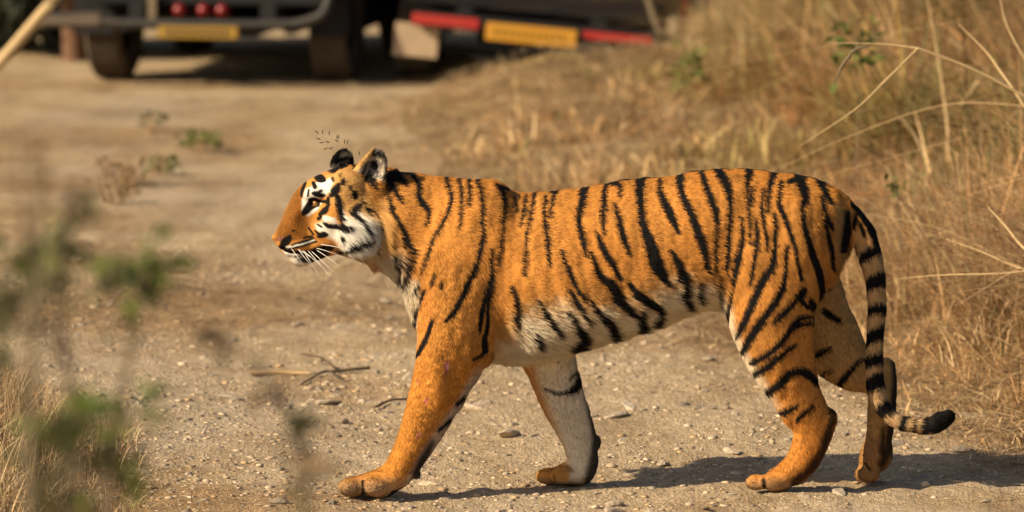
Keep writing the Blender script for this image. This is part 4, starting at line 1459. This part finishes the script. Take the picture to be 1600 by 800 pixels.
# =================================================================== LEAFY WEEDS
def leaf_mesh(name, L, W, fold=.25):
    """a pointed leaf along +X with a folded midrib"""
    xs = np.linspace(0, L, 6)
    w = W * np.sin(np.linspace(0, 1, 6) ** .8 * math.pi) ** .8
    V, F = [], []
    for i in range(6):
        z = -.25 * (xs[i] / L) ** 2 * L
        V += [(xs[i], -w[i], z + fold * w[i]), (xs[i], 0, z), (xs[i], w[i], z + fold * w[i])]
    for i in range(5):
        F += [(i * 3, i * 3 + 3, i * 3 + 4, i * 3 + 1), (i * 3 + 1, i * 3 + 4, i * 3 + 5, i * 3 + 2)]
    return np_mesh(name, np.array(V), np.array(F), True)


def mat_leaf(name, a, b):
    q = NT(name)
    oi = q.n('ShaderNodeObjectInfo')
    rp = q.ramp(oi.outputs['Random'], [(0, a), (1, b)])
    b1 = q.n('ShaderNodeBsdfPrincipled'); q.l(rp.outputs['Color'], b1.inputs['Base Color']); b1.inputs['Roughness'].default_value = .7; b1.inputs['Specular IOR Level'].default_value = .15
    b2 = q.n('ShaderNodeBsdfTranslucent'); q.l(rp.outputs['Color'], b2.inputs['Color'])
    mx = q.n('ShaderNodeMixShader'); mx.inputs[0].default_value = .35
    q.l(b1.outputs[0], mx.inputs[1]); q.l(b2.outputs[0], mx.inputs[2]); q.l(mx.outputs[0], q.out.inputs['Surface'])
    return q.m


M_LEAF = mat_leaf('green leaf', (.085, .125, .026), (.19, .21, .055))
M_LEAFD = mat_leaf('dull leaf', (.085, .095, .036), (.16, .14, .065))
M_LEAFB = mat_leaf('withered leaf', (.19, .125, .065), (.32, .215, .115))


def weed(label, stems, clusters, Y, cat='weed', mat_stem=None, group=None, leafL=.038):
    """stems: lists of (px,py); clusters: (px,py,radius px,count,material)"""
    d_ = CAM_D + Y
    foot = P(*stems[0][0], Y)
    root = empty('weed', (foot[0], Y, float(ground_z(foot[0], Y))))
    tag(root, label, cat, group)
    for k, s_ in enumerate(stems):
        pts = [P(x, y, Y + .04 * math.sin(3 * i + k)) for i, (x, y) in enumerate(s_)]
        if k == 0: pts = [np.array([pts[0][0] + .03, Y, float(ground_z(pts[0][0], Y)) - .01])] + pts
        under(tube('stem', pts, [.0085, .0065, .0035] if k == 0 else [.005, .0025], mat_stem or M_GREY, sides=6), root)
    mes = {}
    for (x, y, rp_, cnt_, mt) in clusters:
        cnt_ = int(cnt_ * 1.5)
        if mt.name not in mes:
            mes[mt.name] = [leaf_mesh('leaf', leafL * f, leafL * f * .26) for f in (.8, 1.0, 1.25)]
            for q in mes[mt.name]: q.materials.append(mt)
        c = P(x, y, Y); rr = rp_ * d_ / FPX
        for _ in range(cnt_):
            o = bpy.data.objects.new('leaf', mes[mt.name][rng.integers(3)])
            COL.objects.link(o)
            dv = rng.normal(0, .55, 3)
            o.location = Vector(c + dv * rr)
            o.rotation_euler = (rng.normal(0, .6), rng.normal(-.2, .6), math.atan2(dv[1], dv[0]) + rng.normal(0, .5))
            o.parent = root
            o.matrix_parent_inverse = Matrix.Translation(-root.location)
    return root


FGG = 'leafy weeds close to the camera on the left'
weed('blurred green-leaved weed close to the camera, its top tuft beside the left edge', [[(130, 1100), (125, 900), (120, 700), (105, 560), (92, 470), (84, 400)], [(105, 560), (60, 510), (30, 470)]],
     [(84, 402, 42, 26, M_LEAF), (30, 470, 46, 16, M_LEAFD), (60, 440, 26, 8, M_LEAF), (20, 500, 42, 16, M_LEAFD), (112, 345, 20, 4, M_LEAFD)], -7.4, group=FGG)
weed('blurred weed with one round leaf tuft, second stem from the left edge', [[(150, 1100), (165, 850), (185, 640), (205, 540), (214, 470), (218, 420)], [(185, 640), (215, 655), (245, 645)]],
     [(219, 428, 38, 24, M_LEAF), (205, 455, 22, 8, M_LEAFD), (150, 430, 26, 6, M_LEAFD), (207, 655, 34, 14, M_LEAF), (205, 530, 24, 5, M_LEAFD)], -7.2, group=FGG)
weed('blurred dark bushy weed filling the lower left foreground', [[(110, 1150), (105, 980), (100, 820), (95, 700), (85, 640)], [(105, 840), (150, 760), (170, 690)], [(105, 840), (55, 760), (35, 700)]],
     [(112, 700, 52, 22, M_LEAFD), (112, 660, 38, 14, M_LEAF), (95, 780, 46, 12, M_LEAFD), (158, 750, 36, 9, M_LEAF), (8, 590, 26, 4, M_LEAFD), (120, 790, 50, 10, M_LEAFB)], -7.6, group=FGG)
weed('blurred bare brown stem curving up left of the tiger\'s front paw', [[(478, 1150), (480, 900), (480, 780), (468, 690), (432, 610), (385, 555), (335, 515)]],
     [(474, 730, 22, 8, M_LEAFB), (468, 680, 16, 6, M_LEAFD), (420, 600, 16, 5, M_LEAFB), (352, 528, 18, 3, M_LEAFB), (478, 770, 14, 4, M_LEAFD)], -7.3, group=FGG)
weed('blurred withered weed with a brown tuft beside the left edge above the green one', [[(40, 1100), (45, 800), (52, 500), (60, 330), (75, 260)], [(52, 500), (95, 380), (105, 290)], [(52, 420), (30, 300), (28, 215)]],
     [(95, 305, 34, 5, M_LEAFB), (32, 240, 34, 4, M_LEAFB), (8, 380, 30, 5, M_LEAFD), (150, 335, 24, 2, M_LEAFD)], -7.8, group=FGG)

RWG = 'small weeds growing in the track'


def rweed(label, px, py, hpx, wpx, nleaf, mat, ntw):
    c = G(px, py); Y = c[1]; s_ = hpx * (CAM_D + Y) / FPX; w_ = wpx * (CAM_D + Y) / FPX
    root = empty('weed', (c[0], Y, float(ground_z(c[0], Y))))
    tag(root, label, 'weed', RWG)
    mes = [leaf_mesh('leaf', .06 * f, .016 * f) for f in (.45, .65)]
    for q in mes: q.materials.append(mat)
    for i in range(ntw):
        a = rng.uniform(0, 6.28); rr = w_ * .5 * rng.random()
        tip = np.array([c[0] + rr * math.cos(a), Y + rr * math.sin(a), root.location.z + s_ * rng.uniform(.5, 1)])
        b0 = np.array([c[0] + .25 * rr * math.cos(a), Y + .25 * rr * math.sin(a), root.location.z - .01])
        under(tube('twig', [b0, (b0 + tip) / 2 + rng.normal(0, .02, 3), tip], [.003, .0015], M_PALE, sides=5), root)
    for i in range(int(nleaf * 1.6)):
        o = bpy.data.objects.new('leaf', mes[i % 2])
        COL.objects.link(o)
        a = rng.uniform(0, 6.28); rr = w_ * .5 * math.sqrt(rng.random())
        o.location = (c[0] + rr * math.cos(a), Y + rr * math.sin(a), root.location.z + s_ * rng.uniform(.3, 1))
        o.rotation_euler = (rng.normal(0, .6), rng.normal(-.3, .5), a)
        under(o, root)


rweed('green-topped weed in the track, farther right of the pair left of the tiger\'s head', 312, 238, 34, 62, 70, M_LEAF, 14)
rweed('small green weed in the track left of and nearer than its pair', 256, 272, 26, 44, 40, M_LEAF, 10)
rweed('brown withered clump in the track around the small green weed', 205, 290, 46, 110, 60, M_LEAFB, 40)
rweed('dull low weed standing up behind the brown withered clump', 240, 210, 30, 40, 26, M_LEAFD, 10)
rweed('brown twiggy tuft at the foot of the brown clump', 180, 318, 34, 60, 30, M_LEAFB, 22)
for lab, px, py, Y, n in (('yellow-green sprig among the grass right of the jeeps', 1070, 108, 10.5, 40), ('green sprig in tall grass above the rump', 1335, 70, 6.5, 46), ('green sprig low in the grass behind the rump', 1400, 285, 3.6, 14)):
    c = P(px, py, Y)
    root = empty('weed', (c[0], Y, float(ground_z(c[0], Y))))
    tag(root, lab, 'weed', 'green sprigs in the grass')
    under(tube('stem', [np.array([c[0], Y, root.location.z - .01]), (c + np.array([c[0], Y, root.location.z])) / 2 + np.array([.02, 0, 0]), c], [.004, .002], M_GREY, sides=5), root)
    lm = leaf_mesh('leaf', .06 if n > 20 else .035, .016 if n > 20 else .009); lm.materials.append(M_LEAF)
    for i in range(n):
        o = bpy.data.objects.new('leaf', lm); COL.objects.link(o)
        o.location = Vector(c + rng.normal(0, .06 if n > 20 else .03, 3)); o.rotation_euler = tuple(rng.uniform(-1, 1, 2)) + (rng.uniform(0, 6.28),)
        under(o, root)
# pale reed leaning across the upper left corner
a_, b_ = P(-10, 110, -4.2), P(118, -40, -4.2)
dv = (b_ - a_)
foot = a_ - dv * (a_[2] / dv[2])
rd = tube('reed', [foot, a_, (a_ + b_) / 2, b_, b_ + dv * 1.2], [.0125, .0115, .010, .006], M_REED, sides=9)
tag(rd, 'blurred pale reed leaning across the upper left corner', 'reed')
# =================================================================== JEEPS
def paint(name, c, rough=.45, dust=.25):
    q = NT(name)
    t = q.n('ShaderNodeTexCoord').outputs['Object']
    no = q.noise(7, 5, .65, t)
    rp = q.ramp(no.outputs['Fac'], [(.42, (0, 0, 0)), (.75, (1, 1, 1))])
    f = q.n('ShaderNodeMath', operation='MULTIPLY'); q.l(rp.outputs['Color'], f.inputs[0]); f.inputs[1].default_value = dust
    col = q.mix(f.outputs[0], c, (.22, .16, .10))
    q.bsdf(col, rough, spec=.4)
    return q.m


M_BODYD = paint('dark green paint', (.006, .007, .006), .5, .02)
M_BODYM = paint('dark maroon paint', (.007, .0045, .0045), .5, .02)
M_UNDER = paint('black underbody', (.006, .006, .007), .8, .03)
M_RUB0 = paint('dusty tyre rubber', (.022, .020, .018), .9, .45)
M_RUBL = paint('sunlit tyre rubber', (.075, .056, .038), .95, .4)  # rubber colour lightened to stand for sunlight on the tread
M_RIM = paint('steel rim', (.03, .028, .026), .5, .15)
M_FLAP = paint('tan mud flap', (.48, .35, .22), .85, .3)
M_BEND = paint('scraped bumper end', (.11, .08, .055), .7, .3)
M_BUMP = paint('dull steel bumper', (.020, .017, .014), .6, .12)
M_RED = paint('red reflective strip', (.44, .032, .026), .4, .12)
M_LAMP = simple('red lamp lens', (.20, .008, .010), .3)
M_YEL = paint('yellow plate', (.62, .30, .030), .5, .1)
M_YELD = paint('dusty yellow plate', (.30, .17, .012), .6, .2)
M_INK = simple('plate lettering', (.03, .02, .015), .6)
M_SEAT = paint('seat vinyl', (.05, .035, .025), .6)


def boxes(name, L, mat, parent, bev=.012):
    """L: (x0,x1,y0,y1,z0,z1) bevelled boxes joined as one part"""
    bmx = bmesh.new()
    for (x0, x1, y0, y1, z0, z1) in L:
        r = bmesh.ops.create_cube(bmx, size=1)
        bmesh.ops.scale(bmx, vec=(x1 - x0, y1 - y0, z1 - z0), verts=r['verts'])
        bmesh.ops.translate(bmx, vec=((x0 + x1) / 2, (y0 + y1) / 2, (z0 + z1) / 2), verts=r['verts'])
    if bev:
        bmesh.ops.bevel(bmx, geom=bmx.edges[:], offset=bev, segments=2, affect='EDGES')
    me = bpy.data.meshes.new(name); bmx.to_mesh(me); bmx.free()
    return link(name, me, mat, parent)


def lathe_x(name, prof, mat, parent, seg=36, tread=0):
    """profile (x, r) turned about the X axis"""
    V, F = [], []
    n = len(prof)
    for k in range(seg):
        th = 2 * math.pi * k / seg
        for i, (x, r) in enumerate(prof):
            rr = r - (tread if (k % 2 == 0 and r > max(p[1] for p in prof) - .012) else 0)
            V.append((x, rr * math.cos(th), rr * math.sin(th)))
    for k in range(seg):
        k2 = (k + 1) % seg
        for i in range(n - 1):
            F.append((k * n + i, k * n + i + 1, k2 * n + i + 1, k2 * n + i))
    return link(name, np_mesh(name, np.array(V), np.array(F), True), mat, parent)


def wheel(parent, x, y, r=.345, w=.20, side=1):
    h = w / 2
    e = empty('wheel'); e.parent = parent; e.location = (x, y, r)
    # circumferential ribs on the tread
    prof = [(-h * .55, .20), (-h * .9, .22), (-h, .27), (-h, r - .03), (-h * .86, r - .006)]
    for k in range(7):
        a = -h * .80 + k * h * 1.6 / 7
        prof += [(a + .002, r), (a + h * 1.6 / 7 - .010, r), (a + h * 1.6 / 7 - .008, r - .010), (a + h * 1.6 / 7 - .001, r - .010)]
    prof += [(h * .86, r - .006), (h, r - .03), (h, .27), (h * .9, .22), (h * .55, .20)]
    lathe_x('tyre', prof, M_RUBL, e, 40)
    lathe_x('rim', [(-h * .5, .205), (-h * .2, .19), (side * h * .2 - .01, .16), (side * h * .35, .09), (side * h * .5, .06), (side * h * .5, .001)], M_RIM, e, 24)
    return e


def pipe(name, pts, r, mat, parent):
    o = tube(name, pts, [r, r], mat, None, sides=10)
    o.parent = parent
    return o


def jeep(label, loc, yaw, roll, body_mat, style):
    J = empty('jeep', loc)
    J.rotation_euler = (0, roll, yaw)
    tag(J, label, 'jeep', 'open safari jeeps parked across the track')
    tr = .64
    for sx_ in (-1, 1):
        for yy in (0.0, 2.05):
            wheel(J, sx_ * tr, yy, side=sx_)
    # tub with open back, floor and arches
    boxes('body', [(-.74, -.70, -.55, 2.55, .52, .98), (.70, .74, -.55, 2.55, .52, .98), (-.70, .70, -.55, 2.2, .50, .54), (-.70, .70, 2.2, 3.0, .50, 1.02),
                   (-.80, -.74, -.42, .42, .72, .78), (.74, .80, -.42, .42, .72, .78), (-.80, -.74, 1.6, 2.6, .72, .78), (.74, .80, 1.6, 2.6, .72, .78)], body_mat, J)
    boxes('tailgate', [(-.69, .69, -.585, -.555, .46, .97)], body_mat, J)
    boxes('chassis', [(-.42, -.32, -.60, 2.9, .36, .47), (.32, .42, -.60, 2.9, .36, .47), (-.32, .32, .3, .4, .38, .45), (-.30, .05, -.30, .25, .25, .42), (.1, .28, -.45, .5, .28, .38)], M_UNDER, J)
    boxes('axle', [(-.55, .55, -.045, .045, .30, .39), (-.16, .10, -.13, .13, .24, .45)], M_UNDER, J, .03)
    boxes('sill', [(-.72, -.60, .40, 1.70, .26, .52), (.60, .72, .40, 1.70, .26, .52), (-.60, .60, 1.65, 1.72, .22, .50)], M_UNDER, J)
    boxes('leaf_spring', [(-.50, -.43, -.5, .5, .30, .345)], M_UNDER, J, .01)
    boxes('leaf_spring', [(.43, .50, -.5, .5, .30, .345)], M_UNDER, J, .01)
    boxes('seat', [(-.60, .60, .05, .45, .80, .90), (-.60, .60, .42, .50, .90, 1.30)], M_SEAT, J, .03)
    boxes('seat', [(-.60, .60, 1.15, 1.55, .80, .90), (-.60, .60, 1.52, 1.60, .90, 1.30)], M_SEAT, J, .03)
    for yy in (-.45, .8, 2.0):
        pipe('roll_bar', [(-.71, yy, .95), (-.71, yy, 1.7), (-.60, yy, 1.88), (.60, yy, 1.88), (.71, yy, 1.7), (.71, yy, .95)], .022, M_BUMP, J)
    for sx_ in (-1, 1):
        boxes('windscreen_frame', [(sx_ * .66 - .02, sx_ * .66 + .02, 2.24, 2.28, 1.02, 1.55)], body_mat, J)
    boxes('windscreen_frame', [(-.68, .68, 2.24, 2.28, 1.55, 1.60)], body_mat, J)
    if style == 'bar':
        pipe('bumper', [(-.86, -.66, .40), (-.5, -.67, .365), (0, -.67, .36), (.45, -.67, .365), (.60, -.67, .385), (.70, -.66, .44), (.73, -.60, .60)], .030, M_BUMP, J)
        boxes('bumper_end', [(-.92, -.54, -.70, -.63, .335, .415)], M_BEND, J, .02)
        pl_ = boxes('number_plate', [(-.225, .225, -.722, -.712, .285, .355)], M_YELD, J, .003)
        for i in range(8):
            boxes('plate_mark', [(-.17 + .045 * i, -.148 + .045 * i, -.7245, -.7225, .302, .338)], M_INK, pl_, 0)
        for xx in (-.13, .005, .11):
            l_ = lathe_x('tail_lamp', [(-.03, .001), (-.028, .022), (0, .036), (.05, .036)], M_LAMP, J, 20)
            l_.rotation_euler = (0, 0, math.pi / 2); l_.location = (xx, -.60, .432)
        boxes('bracket', [(-.30, -.25, -.64, -.60, .33, .60)], M_GREY, J, .005)
        boxes('mud_flap', [(-.78, -.55, -.375, -.362, .28, .60)], M_UNDER, J, .003)
        boxes('mud_flap', [(.55, .78, -.375, -.362, .28, .60)], M_UNDER, J, .003)
    else:
        boxes('bumper', [(-.66, .70, -.70, -.63, .345, .43)], M_UNDER, J, .01)
        boxes('reflector_strip', [(-.655, -.285, -.712, -.702, .355, .415)], M_RED, J, .004)
        boxes('reflector_strip', [(.285, .665, -.712, -.702, .36, .405)], M_RED, J, .004)
        pl_ = boxes('number_plate', [(-.245, .255, -.735, -.722, .305, .405)], M_YEL, J, .004)
        for i in range(11):
            boxes('plate_mark', [(-.20 + .037 * i, -.184 + .037 * i, -.7375, -.7355, .332, .378)], M_YELD, pl_, 0)
        boxes('mud_flap', [(-.745, -.50, -.610, -.596, .165, .35)], M_FLAP, J, .004)
        boxes('mud_flap', [(.53, .75, -.375, -.362, .20, .52)], M_UNDER, J, .004)
        boxes('step', [(-.30, .42, -.50, -.30, .14, .19)], M_UNDER, J, .01)
        pipe('post', [(.86, -.40, .10), (.84, -.42, .45), (.80, -.44, .9)], .030, M_RED, J)
        pipe('side_rail', [(.62, -.66, .62), (.70, -.66, .45), (.82, -.60, .28)], .020, M_GREY, J)
    return J


c = G(354, 124)
jeep('dark jeep at the left seen from behind, three red lamps above a dusty yellow plate', (c[0], c[1] - .05, float(ground_z(c[0], c[1]))), R(-9), 0, M_BODYD, 'bar')
c = G(822, 124)
jeep('dark jeep at the right with red bumper strips and a bright yellow plate', (c[0], c[1] - .05, -.045), R(-1), R(5.4), M_BODYM, 'red')

# =================================================================== SHRUBS BEHIND
def shrub(label, x, y, h, w, nleaf, trunk=False, mat=M_LEAFD):
    z0 = float(ground_z(x, y))
    root = empty('tree' if trunk else 'shrub', (x, y, z0))
    tag(root, label, 'tree' if trunk else 'shrub', 'dark trees and shrubs beyond the jeeps')
    if trunk:
        under(tube('trunk', [np.array([x + .06, y - .25, z0 - .05]), np.array([x + .03, y - .2, z0 + h * .25]), np.array([x - .03, y, z0 + h * .6])], [.075, .06, .03], TRUNKM, sides=9), root)
    V = rng.normal(0, 1, (nleaf, 3)); V /= np.linalg.norm(V, axis=1)[:, None]
    V *= (rng.random(nleaf) ** .4)[:, None] * (1 + .35 * (vnoise(V * 2, 1.6, int(h * 10)) - .5))[:, None]
    c0 = V * np.array([w, w * .8, h * .55]) + np.array([x, y, z0 + h * (.62 if trunk else .5)])
    c0[:, 2] = np.maximum(c0[:, 2], z0 + .02)
    a = rng.normal(0, 1, (nleaf, 3)); a /= np.linalg.norm(a, axis=1)[:, None]
    b = np.cross(a, rng.normal(0, 1, (nleaf, 3))); b /= np.linalg.norm(b, axis=1)[:, None]
    L = rng.uniform(.05, .11, nleaf)[:, None]
    v4 = np.stack([c0 - a * L, c0 - b * L * .4, c0 + a * L, c0 + b * L * .4], 1).reshape(-1, 3)
    under(link('foliage', np_mesh('foliage', v4, np.arange(nleaf * 4).reshape(-1, 4)), mat), root)


TRUNKM = wood('red brown bark', (.10, .05, .03), (.20, .11, .06))
M_DARKL = simple('dark shade leaf', (.030, .036, .018), .6)
shrub('dark tree with a red-brown trunk left of the jeep', G(88, 108)[0], 15.6, 2.6, 1.0, 4500, True, M_DARKL)
shrub('dark low shrub at the far left corner behind the reed', G(20, 108)[0], 16.2, 1.3, .8, 3000, False, M_DARKL)
for i, (x, y, h, w, lab) in enumerate([(-3.9, 19.0, 2.4, 1.0, 'dark rounded shrub beyond the left corner'), (-2.2, 19.6, 2.4, 1.1, 'dark shrub straight behind the left jeep'), (-.35, 20.0, 2.6, 1.0, 'dark shrub seen between the two jeeps'),
                                       (1.2, 19.2, 2.3, 1.1, 'dark shrub behind the right jeep'), (2.9, 18.5, 2.4, 1.2, 'dark shrub behind the tall grass at the upper right')]):
    shrub(lab, x, y, h, w, 6000, False, M_DARKL)
